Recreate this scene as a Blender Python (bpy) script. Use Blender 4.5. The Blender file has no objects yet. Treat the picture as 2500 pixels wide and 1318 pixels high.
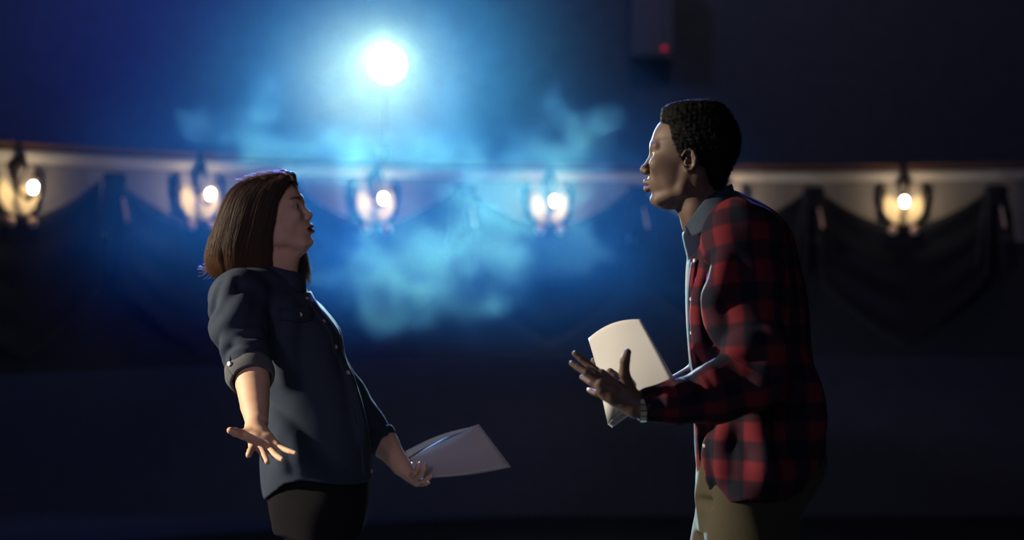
import bpy, math, random
import numpy as np
from mathutils import Vector, Matrix

S = bpy.context.scene
COL = S.collection
rng = np.random.default_rng(7)

# ------------------------------------------------------------------ camera
F_PX, CAM_Z = 4200.0, 1.43
cam_data = bpy.data.cameras.new('camera')
cam_data.sensor_width = 36.0
cam_data.lens = F_PX * 36.0 / 2500.0
cam_data.clip_start, cam_data.clip_end = 0.05, 100.0
cam_data.dof.use_dof = True
cam_data.dof.focus_distance = 4.3
cam_data.dof.aperture_fstop = 1.8
cam = bpy.data.objects.new('camera', cam_data)
cam.location = (0.0, 0.0, CAM_Z)
cam.rotation_euler = (math.pi / 2, 0.0, 0.0)
COL.objects.link(cam)
S.camera = cam

def W(px, py, y):
    """Point of the stage seen at a pixel of the photograph, y metres in front of the camera."""
    return np.array([(px - 1250.0) * y / F_PX, y, CAM_Z + (659.0 - py) * y / F_PX])

# ------------------------------------------------------------------ colour management, world
S.view_settings.view_transform = 'Standard'
S.view_settings.look = 'None'
S.view_settings.gamma = 1.0
S.view_settings.use_curve_mapping = False
S.view_settings.exposure = 0.0
world = bpy.data.worlds.new('dark_hall')
S.world = world
world.use_nodes = True
world.node_tree.nodes['Background'].inputs[0].default_value = (0.55, 0.65, 1.0, 1)
world.node_tree.nodes['Background'].inputs[1].default_value = 0.035
S.cycles.volume_step_rate = 0.7
S.cycles.use_light_tree = False
S.cycles.volume_max_steps = 256
S.cycles.max_bounces = 3
S.cycles.diffuse_bounces = 2
S.cycles.adaptive_threshold = 0.08
S.cycles.sample_clamp_indirect = 2.0

# ------------------------------------------------------------------ stage lights and added fill lamps
def spot(name, loc, target, energy, color, angle, blend, radius):
    d = bpy.data.lights.new(name, 'SPOT')
    d.energy, d.color = energy, color
    d.spot_size, d.spot_blend = math.radians(angle), blend
    d.shadow_soft_size = radius
    o = bpy.data.objects.new(name, d)
    o.location = loc
    o.rotation_euler = (Vector(target) - Vector(loc)).to_track_quat('-Z', 'Y').to_euler()
    COL.objects.link(o)
    return o

SPOT_POS = W(945, 157, 15.2)
KEY = spot('key_light', (-5.6, 4.35, 3.2), (-0.1, 4.3, 1.15), 3200, (1.0, 0.86, 0.66), 40, 0.6, 0.10)
BACK = spot('balcony_spot_light', tuple(SPOT_POS + np.array([0, -0.5, 0])), (0.2, 4.4, 1.3), 21000, (0.60, 0.95, 0.72), 60, 1.0, 0.10)
BLUE = spot('added_blue_light', (-1.8, 16.4, 6.0), (-0.5, 7.0, 1.7), 18500, (0.09, 0.19, 1.0), 62, 1.0, 0.15)  # added unseen lamp, turns the smoke and haze deep blue
FILL = spot('added_page_fill', (1.0, -2.0, 3.2), (-0.10, 4.8, 0.98), 52, (1.0, 0.86, 0.82), 13, 0.8, 0.15)  # added fill, brightens the woman's pages inside her shadow
SIDE = spot('added_woman_fill', (-2.2, -1.5, 2.6), (-0.66, 4.75, 1.38), 150, (0.90, 0.66, 0.95), 21, 0.7, 0.4)  # added fill that opens up the woman's shaded face and hair
_d = bpy.data.lights.new('added_wall_fill', 'POINT'); _d.energy = 75; _d.color = (0.85, 0.88, 1.0); _d.shadow_soft_size = 0.4  # added lamp, lifts the blacks on the upper rear wall
_o = bpy.data.objects.new('added_wall_fill', _d); _o.location = (1.5, 13.2, 6.8); COL.objects.link(_o)
_d = bpy.data.lights.new('added_under_balcony_fill', 'POINT'); _d.energy = 45; _d.color = (0.70, 0.78, 1.0); _d.shadow_soft_size = 0.3  # added lamp, keeps the wall below the balcony from going black
_o = bpy.data.objects.new('added_under_balcony_fill', _d); _o.location = (0.6, 12.4, -0.45); COL.objects.link(_o)
_d = bpy.data.lights.new('added_front_fill', 'POINT'); _d.energy = 80; _d.color = (0.55, 0.60, 1.0); _d.shadow_soft_size = 0.5  # added fill from the camera side for the actors' shadows
_o = bpy.data.objects.new('added_front_fill', _d); _o.location = (-0.5, -1.5, 3.5); COL.objects.link(_o)
_d = bpy.data.lights.new('added_blue_wall_fill', 'POINT'); _d.energy = 260; _d.color = (0.22, 0.32, 1.0); _d.shadow_soft_size = 0.4  # added blue lamp, brightens the left part of the rear wall
_o = bpy.data.objects.new('added_blue_wall_fill', _d); _o.location = (-3.2, 13.6, 6.3); COL.objects.link(_o)
# ------------------------------------------------------------------ object helpers
def tag(o, label=None, cat=None, group=None, kind=None):
    if label: o['label'] = label
    if cat: o['category'] = cat
    if group: o['group'] = group
    if kind: o['kind'] = kind
    return o

def empty(name, loc, label=None, cat=None, group=None):
    o = bpy.data.objects.new(name, None)
    o.empty_display_size = 0.1
    o.location = loc
    COL.objects.link(o)
    return tag(o, label, cat, group)

def mesh_obj(name, verts, faces, mat, parent=None, smooth=True):
    me = bpy.data.meshes.new(name)
    V = np.asarray(verts, dtype=np.float64).reshape(-1, 3)
    if parent is not None:
        V = V - np.array(parent_origin(parent))
    me.from_pydata(V.tolist(), [], [list(map(int, f)) for f in faces] if not isinstance(faces, np.ndarray) else faces.tolist())
    me.update()
    if smooth:
        me.polygons.foreach_set('use_smooth', [True] * len(me.polygons))
    if mat is not None:
        me.materials.append(mat)
    o = bpy.data.objects.new(name, me)
    COL.objects.link(o)
    if parent is not None:
        o.parent = parent
    return o

def parent_origin(o):
    v = Vector((0, 0, 0))
    while o is not None:
        v += Vector(o.location)
        o = o.parent
    return v

def attr(o, name, values):
    v = np.asarray(values, dtype=np.float32)
    if v.ndim == 1:
        a = o.data.attributes.new(name, 'FLOAT', 'POINT')
        a.data.foreach_set('value', v)
    else:
        a = o.data.attributes.new(name, 'FLOAT_VECTOR', 'POINT')
        a.data.foreach_set('vector', v.ravel())

def node_mat(name):
    m = bpy.data.materials.new(name)
    m.use_nodes = True
    return m, m.node_tree, m.node_tree.nodes['Principled BSDF']

def mat(name, color, rough=0.6, metal=0.0, bump=0.0, scale=60.0, var=0.25, spec=0.5, emit=None, emit_strength=0.0, sheen=0.0):
    """Procedural surface: mottled base colour and a fine relief."""
    m, nt, b = node_mat(name)
    N, L = nt.nodes, nt.links
    tc = N.new('ShaderNodeTexCoord')
    no = N.new('ShaderNodeTexNoise')
    no.inputs['Scale'].default_value = scale
    no.inputs['Detail'].default_value = 3
    L.new(tc.outputs['Object'], no.inputs['Vector'])
    mx = N.new('ShaderNodeMix'); mx.data_type = 'RGBA'
    mx.inputs['A'].default_value = (*[c * (1 - var) for c in color], 1)
    mx.inputs['B'].default_value = (*[min(1, c * (1 + var)) for c in color], 1)
    L.new(no.outputs['Fac'], mx.inputs['Factor'])
    L.new(mx.outputs['Result'], b.inputs['Base Color'])
    b.inputs['Roughness'].default_value = rough
    b.inputs['Metallic'].default_value = metal
    b.inputs['Specular IOR Level'].default_value = spec
    if sheen:
        b.inputs['Sheen Weight'].default_value = sheen
    if bump:
        bp = N.new('ShaderNodeBump')
        bp.inputs['Strength'].default_value = bump
        bp.inputs['Distance'].default_value = 0.002
        L.new(no.outputs['Fac'], bp.inputs['Height'])
        L.new(bp.outputs['Normal'], b.inputs['Normal'])
    if emit:
        b.inputs['Emission Color'].default_value = (*emit, 1)
        b.inputs['Emission Strength'].default_value = emit_strength
    return m

# ------------------------------------------------------------------ signed distance modelling
def nrm(v):
    v = np.asarray(v, float)
    return v / np.linalg.norm(v)

def rcone(a, b, ra, rb):
    a = np.asarray(a, np.float32); b = np.asarray(b, np.float32)
    ba = b - a; L2 = float(ba @ ba) + 1e-12
    def f(P):
        pa = P - a
        t = np.clip((pa @ ba) / L2, 0, 1)
        q = pa - t[..., None] * ba
        return np.sqrt((q * q).sum(-1)) - (ra + (rb - ra) * t)
    return f, (a + b) / 2, math.sqrt(L2) / 2 + max(ra, rb)

def ell(c, r, R=None):
    c = np.asarray(c, np.float32); r = np.asarray(r, np.float32)
    R = None if R is None else np.asarray(R, np.float32)
    def f(P):
        q = P - c
        if R is not None: q = q @ R
        k0 = np.sqrt(((q / r) ** 2).sum(-1)); k1 = np.sqrt(((q / (r * r)) ** 2).sum(-1)) + 1e-9
        return k0 * (k0 - 1) / k1
    return f, c, float(r.max())

def sph(c, r):
    return rcone(c, np.asarray(c) + 1e-5, r, r)

def smooth_table(z, cols, n=200):
    """Catmull-Rom style resampling of slice tables over z (ascending)."""
    z = np.asarray(z, float)
    order = np.argsort(z); z = z[order]
    zz = np.linspace(z[0], z[-1], n)
    out = []
    for c in cols:
        c = np.asarray(c, float)[order]
        m = np.gradient(c, z)
        i = np.clip(np.searchsorted(z, zz) - 1, 0, len(z) - 2)
        h = z[i + 1] - z[i]; t = (zz - z[i]) / h
        out.append(((1 + 2 * t) * (1 - t) ** 2) * c[i] + t * (1 - t) ** 2 * h * m[i] + t * t * (3 - 2 * t) * c[i + 1] + t * t * (t - 1) * h * m[i + 1])
    return zz, out

def loft(z, xf, xb, w, yc=0.0, xc=None, n=2.2):
    """Stack of super-elliptic slices: front xf, back xb, half width w, around (xc, yc)."""
    xf = np.asarray(xf, float); xb = np.asarray(xb, float)
    xc = (xf + xb) / 2 if xc is None else np.asarray(xc, float)
    yc = np.full(len(z), yc, float) if np.isscalar(yc) else np.asarray(yc, float)
    zz, (F_, B_, W_, Y_, C_) = smooth_table(z, (xf, xb, w, yc, xc))
    z0, z1 = zz[0], zz[-1]
    def f(P):
        z_ = P[..., 2]; zc = np.clip(z_, z0, z1)
        fx = np.interp(zc, zz, F_); bx = np.interp(zc, zz, B_); wy = np.interp(zc, zz, W_)
        yy = np.interp(zc, zz, Y_); cx = np.interp(zc, zz, C_)
        dx = P[..., 0] - cx; dy = P[..., 1] - yy
        fw = fx - cx
        ax = np.where(dx * fw > 0, np.abs(fw), np.abs(bx - cx)) + 1e-4
        rho = (np.abs(dx / ax) ** n + np.abs(dy / (wy + 1e-4)) ** n) ** (1 / n)
        rad = np.sqrt(dx * dx + dy * dy)
        d = rad - rad / np.maximum(rho, 1e-3)
        d = np.where(rho < 1e-3, -np.minimum(ax, wy), d)
        dz = np.abs(z_ - zc)
        return np.where(dz > 0, np.sqrt(np.maximum(d, 0) ** 2 + dz * dz) + np.minimum(d, 0) * 0, d).astype(np.float32)
    c = np.array([(xf.mean() + xb.mean()) / 2, yc.mean(), (z0 + z1) / 2])
    hx = max(np.abs(xf - c[0]).max(), np.abs(xb - c[0]).max()); hy = np.max(np.abs(yc - c[1]) + np.asarray(w))
    return f, c, math.sqrt(hx * hx + hy * hy + (z1 - z0) ** 2 / 4)

def xform(prim, o, M, s):
    """Move a primitive from a local frame (columns of M) to the world."""
    f, c, R = prim
    o = np.asarray(o, np.float32); M = np.asarray(M, np.float32)
    return (lambda P: s * f(((P - o) @ M) / s)), o + s * (M @ np.asarray(c, np.float32)), R * s

class Field:
    def __init__(self): self.p = []
    def add(self, prim, k=0.01, op='u'):
        self.p.append((op, prim[0], np.asarray(prim[1], np.float32), float(prim[2]), k)); return self
    def chain(self, pts, radii, k=0.01, op='u'):
        for i in range(len(pts) - 1): self.add(rcone(pts[i], pts[i + 1], radii[i], radii[i + 1]), k, op)
        return self
    def ev(self, P, sel=None):
        d = None
        for op, f, c, R, k in (self.p if sel is None else sel):
            e = f(P)
            if op == 'u':
                if d is None: d = e
                else:
                    h = np.maximum(k - np.abs(d - e), 0) if k > 0 else 0
                    d = np.minimum(d, e) - (h * h / (4 * k) if k > 0 else 0)
            elif d is None: continue
            elif op == 's':
                h = np.maximum(k - np.abs(d + e), 0)
                d = np.maximum(d, -e) + h * h / (4 * k)
            elif op == 'i':
                h = np.maximum(k - np.abs(d - e), 0)
                d = np.maximum(d, e) + h * h / (4 * k)
            elif op == 'd':
                d = d + e
        return np.full(P.shape[:-1], 1.0, np.float32) if d is None else d

    def mesh(self, h, B=12, lo=None, hi=None):
        us = [p for p in self.p if p[0] == 'u']
        l = np.min([p[2] - p[3] for p in us], 0); u = np.max([p[2] + p[3] for p in us], 0)
        if lo is not None: l = np.maximum(l, lo)
        if hi is not None: u = np.minimum(u, hi)
        i0 = np.floor(l / h).astype(int) - 2; n = np.ceil((u - l) / h).astype(int) + 4
        nb = -(-n // B)
        I = np.stack(np.meshgrid(*[np.arange(k) for k in nb], indexing='ij'), -1).reshape(-1, 3)
        ctr = ((i0 + I * B + B / 2) * h).astype(np.float32)
        br = B * h * math.sqrt(3) / 2
        d = np.concatenate([self.ev(c) for c in np.array_split(ctr, max(1, len(ctr) // 40000))])
        keep = np.nonzero(np.abs(d) < br * 1.6 + 0.004)[0]
        C = np.array([p[2] for p in self.p]); R = np.array([p[3] for p in self.p]); K = np.array([p[4] for p in self.p])
        isu = np.array([p[0] in 'us' for p in self.p])
        g = np.arange(B + 1)
        G = np.stack(np.meshgrid(g, g, g, indexing='ij'), -1)
        VK, VP, QK = [], [], []
        key = lambda c: ((c[..., 0].astype(np.int64) + 4096) << 40) | ((c[..., 1].astype(np.int64) + 4096) << 20) | (c[..., 2].astype(np.int64) + 4096)
        corner = [(a, b, c) for a in (0, 1) for b in (0, 1) for c in (0, 1)]
        edges = [(p, q) for p in range(8) for q in range(p + 1, 8) if sum(abs(corner[p][m] - corner[q][m]) for m in range(3)) == 1]
        cor = np.array(corner, np.float32)
        for t in keep:
            base = i0 + I[t] * B
            dist = np.linalg.norm(C - ctr[t], axis=1) - R - br
            sel = [self.p[j] for j in range(len(self.p)) if (not isu[j]) or dist[j] < br + 2 * K[j] + 0.02]
            if not any(s[0] == 'u' for s in sel): continue
            P = ((base + G) * h).astype(np.float32)
            v = self.ev(P, sel)
            s = v < 0
            if s.all() or not s.any(): continue
            cs = [s[a:B + a, b:B + b, c:B + c] for a, b, c in corner]
            cnt = sum(x.astype(np.int8) for x in cs)
            cell = np.argwhere((cnt > 0) & (cnt < 8))
            if len(cell):
                val = np.stack([v[cell[:, 0] + a, cell[:, 1] + b, cell[:, 2] + c] for a, b, c in corner], 1)
                acc = np.zeros((len(cell), 3)); w = np.zeros(len(cell))
                for p, q in edges:
                    x = (val[:, p] < 0) != (val[:, q] < 0)
                    tt = val[:, p] / np.where(x, val[:, p] - val[:, q], 1)
                    acc += np.where(x[:, None], cor[p] + tt[:, None] * (cor[q] - cor[p]), 0); w += x
                VK.append(key(cell + base)); VP.append((cell + base + acc / w[:, None]) * h)
            for ax in range(3):
                sl0 = [slice(0, B)] * 3; sl1 = [slice(0, B)] * 3; sl1[ax] = slice(1, B + 1)
                a0 = s[tuple(sl0)]; a1 = s[tuple(sl1)]
                e = np.argwhere(a0 != a1)
                if not len(e): continue
                ins = a0[e[:, 0], e[:, 1], e[:, 2]]
                b1, b2 = (ax + 1) % 3, (ax + 2) % 3
                q = []
                for o1, o2 in ((-1, -1), (0, -1), (0, 0), (-1, 0)):
                    c = e + base; c = c.copy(); c[:, b1] += o1; c[:, b2] += o2
                    q.append(key(c))
                q = np.stack(q, 1)
                q[~ins] = q[~ins][:, ::-1]
                QK.append(q)
        VK = np.concatenate(VK); VP = np.concatenate(VP); QK = np.concatenate(QK)
        o = np.argsort(VK); VK = VK[o]; VP = VP[o]
        idx = np.minimum(np.searchsorted(VK, QK), len(VK) - 1)
        ok = (VK[idx] == QK).all(1)
        return VP, idx[ok]

def relax(V, Q, it=1, lam=0.4):
    n = len(V)
    for _ in range(it):
        acc = np.zeros((n, 3)); w = np.zeros(n)
        for a, b in ((0, 1), (1, 2), (2, 3), (3, 0)):
            for i, j in ((a, b), (b, a)):
                np.add.at(w, Q[:, i], 1)
                for k in range(3): acc[:, k] += np.bincount(Q[:, i], V[Q[:, j], k], n)
        V = V + lam * (acc / np.maximum(w, 1)[:, None] - V)
    return V

class Wob:
    """Smooth pseudo-random field: a sum of waves in random directions."""
    def __init__(self, seed, freq, n=9, aniso=(1, 1, 1)):
        r = np.random.default_rng(seed)
        d = r.normal(size=(n, 3)); d /= np.linalg.norm(d, axis=1)[:, None]
        self.k = (d * freq * r.uniform(0.6, 1.5, (n, 1)) * np.array(aniso)).astype(np.float32)
        self.ph = r.uniform(0, 6.28, n).astype(np.float32)
        self.n = n
    def __call__(self, P):
        return np.sin(P @ self.k.T + self.ph).sum(-1) / math.sqrt(self.n)

def merge(*parts):
    V, Q, off = [], [], 0
    for v, q in parts:
        V.append(v); Q.append(q + off); off += len(v)
    return np.concatenate(V), np.concatenate(Q)

def tubes(paths, radii, sides=3):
    """Many thin tubes in one mesh (hair); paths (n, m, 3), radii (n, m)."""
    P = np.asarray(paths, float); n, m, _ = P.shape
    T = np.gradient(P, axis=1); T /= np.linalg.norm(T, axis=2, keepdims=True) + 1e-9
    ref = np.array([0.31, 0.87, 0.38])
    A = np.cross(T, ref); A /= np.linalg.norm(A, axis=2, keepdims=True) + 1e-9
    Bv = np.cross(T, A)
    ang = np.arange(sides) * 2 * math.pi / sides
    V = P[:, :, None, :] + radii[:, :, None, None] * (np.cos(ang)[None, None, :, None] * A[:, :, None, :] + np.sin(ang)[None, None, :, None] * Bv[:, :, None, :])
    base = (np.arange(n) * m * sides)[:, None, None] + (np.arange(m - 1) * sides)[None, :, None]
    s0 = np.arange(sides)[None, None, :]; s1 = (np.arange(sides) + 1)[None, None, :] % sides
    Q = np.stack([base + s0, base + s1, base + s1 + sides, base + s0 + sides], -1).reshape(-1, 4)
    return V.reshape(-1, 3), Q

def grid_sheet(P, thick=0.0004):
    """Closed thin sheet from an (a, b, 3) grid of points."""
    a, b, _ = P.shape
    du = np.gradient(P, axis=0); dv = np.gradient(P, axis=1)
    N = np.cross(du, dv); N /= np.linalg.norm(N, axis=2, keepdims=True) + 1e-12
    V = np.concatenate([(P + N * thick / 2).reshape(-1, 3), (P - N * thick / 2).reshape(-1, 3)])
    i = np.arange(a * b).reshape(a, b); o = a * b
    q = np.stack([i[:-1, :-1], i[1:, :-1], i[1:, 1:], i[:-1, 1:]], -1).reshape(-1, 4)
    Q = [q, q[:, ::-1] + o]
    for e in (i[0, :], i[::-1, -1], i[-1, ::-1], i[:, 0]) if False else ():
        pass
    rim = np.concatenate([i[0, :], i[1:, -1], i[-1, ::-1][1:], i[::-1, 0][1:]])
    r = np.stack([rim[:-1], rim[1:], rim[1:] + o, rim[:-1] + o], -1)
    Q.append(r)
    return V, np.concatenate(Q)
# ------------------------------------------------------------------ heads (local frame in cm: x forward, y left, z up; chin at z = 0)
def head_prims(nose=2.2, nose_w=1.0, lips=1.0, jaw=1.0, width=1.0, brow=1.0, cheek=1.0, up_tip=0.0, slit=0.36):
    A = []
    def add(p, k=0.6, op='u'): A.append((p, k, op))
    w = width
    add(ell((-9.7, 0, 14.7), (9.6, 7.5 * w, 8.7)), 0)
    z = [-0.4, 0.4, 1.7, 3.0, 4.6, 6.2, 7.8, 9.5, 11.5, 13.2, 15.0]
    xf = [-2.6, -0.9, 0.0, -0.35, 0.35, 0.75, 0.35, -0.1, -0.55, -0.2, -0.2]
    xb = [-5.2, -6.4, -7.6, -8.6, -9.2, -9.6, -10, -10, -10.5, -12, -14]
    hw = [1.6, 2.6, 3.4, 4.3, 5.1, 5.7, 6.2, 6.5, 6.7, 6.8, 6.9]
    xc = [-4.0, -4.4, -5.0, -5.6, -6.2, -6.8, -7.2, -7.6, -8.0, -8.4, -9.0]
    add(loft(z, xf, xb, [h * w * jaw for h in hw], 0.0, xc, 2.15), 1.6)
    for s in (-1, 1):
        add(rcone((-0.75, s * 0.9, 13.9), (-1.7, s * 4.4, 14.2), 0.62 * brow, 0.75 * brow), 1.0)      # brow ridge
        add(ell((-2.6, s * 4.6 * w, 9.9), (2.6, 1.6 * cheek, 2.0)), 2.4)                             # cheek
        add(ell((-6.3, s * 5.0 * w, 7.0), (3.0, 1.35 * jaw, 3.4)), 2.0)                              # flat of the cheek
        add(rcone((-2.2, s * 2.4, 1.6), (-8.0, s * 5.5 * w * jaw, 3.9), 1.2, 1.2), 1.6)               # jaw line
        add(rcone((-8.0, s * 5.5 * w * jaw, 3.9), (-9.2, s * 6.3 * w, 8.6), 1.2, 1.1), 1.6)
        add(ell((0.7, s * 3.1, 12.35), (1.9, 1.75, 1.15)), 0.7, 's')                                  # socket
        add(sph((-1.75, s * 3.15, 12.4), 1.34), 0.25)                                                 # lids
        add(ell((-0.45, s * 3.25, 12.3), (1.25, 1.25, slit)), 0.12, 's')                              # lid slit
    add(rcone((-0.9, 0, 12.9), (nose - 1.15, 0, 9.3 + up_tip), 0.62, 0.72), 1.1)                      # nose bridge
    add(sph((nose - 0.95, 0, 8.95 + up_tip), 0.95), 0.5)                                              # tip
    add(rcone((nose - 1.2, 0, 8.4 + up_tip * .7), (0.2, 0, 7.9), 0.55, 0.6), 0.5)                     # septum
    for s in (-1, 1):
        add(ell((nose - 1.75, s * 1.15 * nose_w, 8.45 + up_tip * .5), (1.0, 0.72 * nose_w, 0.72)), 0.45)
        add(ell((nose - 1.35, s * 0.68 * nose_w, 7.75 + up_tip * .5), (0.5, 0.3, 0.4)), 0.25, 's')
        add(rcone((0.75 * lips, s * 0.25, 6.0), (-0.5, s * 2.2, 5.35), 0.55 * lips, 0.25), 0.45)      # upper lip
        add(rcone((0.62 * lips, 0, 4.45), (-0.5, s * 2.1, 5.1), 0.62 * lips, 0.25), 0.45)             # lower lip
    add(ell((1.3, 0, 5.22), (1.9, 2.3, 0.2)), 0.25, 's')                                              # mouth slit
    add(sph((-1.25, 0, 1.75), 1.3), 0.9)                                                              # chin
    return A

def ear_prims(s, w=1.0):
    """Outer ear on side s: rim, plate, lobe, tragus."""
    A = []
    c = np.array([-9.4, s * 7.15 * w, 10.7])
    pts = []
    for t in np.linspace(-0.35, 1.25, 9) * math.pi:
        r = 1.0 + 0.12 * math.sin(t)
        pts.append(c + np.array([-0.5 * math.sin(t) * 0.3 - 1.75 * math.sin(t * 0.9 + 0.15) * r * 0.9 + 0.3, s * (0.75 + 0.35 * max(0, math.sin(t))), 2.35 * math.cos(t) * r]))
    for i in range(len(pts) - 1):
        A.append((rcone(pts[i], pts[i + 1], 0.36, 0.36), 0.2, 'u'))
    A.append((ell(c + np.array([-0.75, s * 0.35, 0.1]), (1.5, 0.55, 2.3)), 0.35, 'u'))
    A.append((ell(c + np.array([-0.1, s * 1.0, -0.25]), (0.75, 0.7, 1.05)), 0.25, 's'))
    A.append((rcone(c + np.array([-0.75, s * 0.85, 1.4]), c + np.array([-1.15, s * 0.95, -0.9]), 0.3, 0.3), 0.25, 'u'))
    A.append((ell(c + np.array([0.15, s * 0.5, -2.15]), (0.75, 0.42, 0.75)), 0.3, 'u'))
    A.append((ell(c + np.array([0.75, s * 0.45, -0.5]), (0.42, 0.4, 0.6)), 0.3, 'u'))
    return A

def frame(fwd, up):
    f = nrm(fwd); u = np.asarray(up, float); u = nrm(u - f * (u @ f)); l = np.cross(u, f)
    return np.stack([f, l, u], 1)

def hand_prims(wrist, knuckles, fingers, thumb, r, palm_r, wr, pk=0.012):
    """Palm as webbed cones from the wrist to each knuckle; five separate fingers of three bones each."""
    A = []
    for kn in knuckles:
        A.append((rcone(wrist, kn, wr * 0.72, palm_r), pk, 'u'))
    for a, b in zip(knuckles[:-1], knuckles[1:]):
        a = np.asarray(a); b = np.asarray(b); w = np.asarray(wrist)
        A.append((rcone(w * .35 + a * .65, w * .35 + b * .65, palm_r, palm_r), pk, 'u'))
        A.append((rcone(w * .65 + a * .35, w * .65 + b * .35, palm_r * 1.1, palm_r * 1.1), pk, 'u'))
    for kn, fg, sc in zip(knuckles, fingers, (1.0, 1.03, 0.97, 0.84)):
        pts = [kn] + list(fg)
        rr = [r * 1.08 * sc, r * sc, r * 0.92 * sc, r * 0.76 * sc]
        w = np.asarray(wrist); root = np.asarray(kn) * 0.8 + w * 0.2
        A.append((rcone(root, pts[0], rr[0], rr[0]), 0.006, 'u'))
        for i in range(len(pts) - 1):
            A.append((rcone(pts[i], pts[i + 1], rr[i], rr[i + 1]), 0.0018, 'u'))
    tr = [palm_r * 1.25, r * 1.45, r * 1.3, r * 1.05]
    for i in range(len(thumb) - 1):
        A.append((rcone(thumb[i], thumb[i + 1], tr[i], tr[i + 1]), 0.012 if i == 0 else 0.004, 'u'))
    return A

def project(Fd, px, py, y0, y1):
    """First point of a field met going away from the stage front under a pixel."""
    ys = np.linspace(y0, y1, 400)
    P = np.stack([W(px, py, y) for y in ys]).astype(np.float32)
    d = Fd.ev(P)
    i = int(np.argmax(d < 0)) if (d < 0).any() else int(np.argmin(d))
    return P[i].astype(float)

def folds(Fd, lines, y0, y1):
    """Cloth folds on the facing side: (points, height, radius, blend); negative height is a groove."""
    todo = []
    for pts, h, r, k in lines:
        n = []
        dense = []
        for a, b in zip(pts[:-1], pts[1:]):
            for t in np.linspace(0, 1, 5)[:-1]: dense.append((a[0] + (b[0] - a[0]) * t, a[1] + (b[1] - a[1]) * t))
        dense.append(pts[-1])
        for i, (px, py) in enumerate(dense):
            p = project(Fd, px, py, y0, y1)
            u = i / (len(dense) - 1); hh = h * (0.15 + 0.85 * math.sin(math.pi * min(max(u, 0.0), 1.0)) ** 0.6)
            n.append(p + np.array([0, (r - hh) if h > 0 else -(r + hh), 0]))
        todo.append((n, r, k, 'u' if h > 0 else 's'))
    for n, r, k, op in todo: Fd.chain(n, [r] * len(n), k, op)

def nails(name, tips, parent, m, size):
    """One nail part per finger tip: a small domed plate."""
    for tip, prev, out in tips:
        tip = np.asarray(tip); d = nrm(tip - np.asarray(prev)); o = nrm(np.asarray(out) - d * (np.asarray(out) @ d)); s = np.cross(d, o)
        V, Q = [], []
        na, nb = 7, 5
        for i in range(na):
            for j in range(nb):
                u = (i / (na - 1) - 0.5) * 2; v = (j / (nb - 1) - 0.5) * 2
                ww = size * 0.78 * (1 - 0.25 * max(0, u) ** 3)
                V.append(tip + d * (u * size * 0.9) + s * (v * ww) + o * (size * 1.02 * math.sqrt(max(0.0, 1 - 0.62 * v * v)) - 0.12 * size * max(0, u) ** 2))
        V = np.array(V).reshape(na, nb, 3)
        vv, qq = grid_sheet(V, 0.0005)
        mesh_obj('fingernail', vv, qq, m, parent)

def skin_mat(name, base, lip, brow, rough=0.5, sub=0.08):
    """Skin: mottled tone; attributes 'lip' and 'brow' give lips and eyebrow hair their own colour."""
    m, nt, b = node_mat(name)
    N, L = nt.nodes, nt.links
    tc = N.new('ShaderNodeTexCoord')
    no = N.new('ShaderNodeTexNoise'); no.inputs['Scale'].default_value = 35; no.inputs['Detail'].default_value = 4
    L.new(tc.outputs['Object'], no.inputs['Vector'])
    mx = N.new('ShaderNodeMix'); mx.data_type = 'RGBA'
    mx.inputs['A'].default_value = (*[c * 0.86 for c in base], 1)
    mx.inputs['B'].default_value = (*[c * 1.12 for c in base], 1)
    L.new(no.outputs['Fac'], mx.inputs['Factor'])
    col = mx.outputs['Result']
    for an, c in (('lip', lip), ('brow', brow)):
        a = N.new('ShaderNodeAttribute'); a.attribute_name = an
        m2 = N.new('ShaderNodeMix'); m2.data_type = 'RGBA'
        L.new(a.outputs['Fac'], m2.inputs['Factor']); L.new(col, m2.inputs['A'])
        m2.inputs['B'].default_value = (*c, 1)
        col = m2.outputs['Result']
    L.new(col, b.inputs['Base Color'])
    b.inputs['Roughness'].default_value = rough
    b.inputs['Specular IOR Level'].default_value = 0.3
    fine = N.new('ShaderNodeTexNoise'); fine.inputs['Scale'].default_value = 420; fine.inputs['Detail'].default_value = 2
    L.new(tc.outputs['Object'], fine.inputs['Vector'])
    bp = N.new('ShaderNodeBump'); bp.inputs['Strength'].default_value = 0.25; bp.inputs['Distance'].default_value = 0.0006
    L.new(fine.outputs['Fac'], bp.inputs['Height']); L.new(bp.outputs['Normal'], b.inputs['Normal'])
    return m

def face_masks(V, o, M, s):
    q = ((V - o) @ M) / s
    x, y, z = q.T
    g = lambda t: 1 / (1 + np.exp(-t))
    ay = np.abs(y)
    up = 5.25 + 1.05 * np.clip(1 - (ay / 2.3) ** 2, 0, 1) ** 0.8 * (1 - 0.12 * np.exp(-(ay / 0.35) ** 2))
    lo = 5.2 - 1.25 * np.clip(1 - (ay / 2.2) ** 2, 0, 1) ** 0.7
    lip = g((up - z) * 9) * g((z - lo) * 9) * g((2.35 - ay) * 8) * (x > -1.6)
    bz = 14.55 + 0.35 * np.sin(np.clip((ay - 1.0) / 4.0, 0, 1) * 2.4) - 0.12 * np.clip(ay - 4, 0, 3)
    th = 0.42 * np.clip(1.15 - (ay - 1.3) / 5.0, 0.35, 1)
    brow = g((th - np.abs(z - bz)) * 9) * g((ay - 1.3) * 6) * g((5.0 - ay) * 6) * (x > -6)
    return lip, brow

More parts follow.
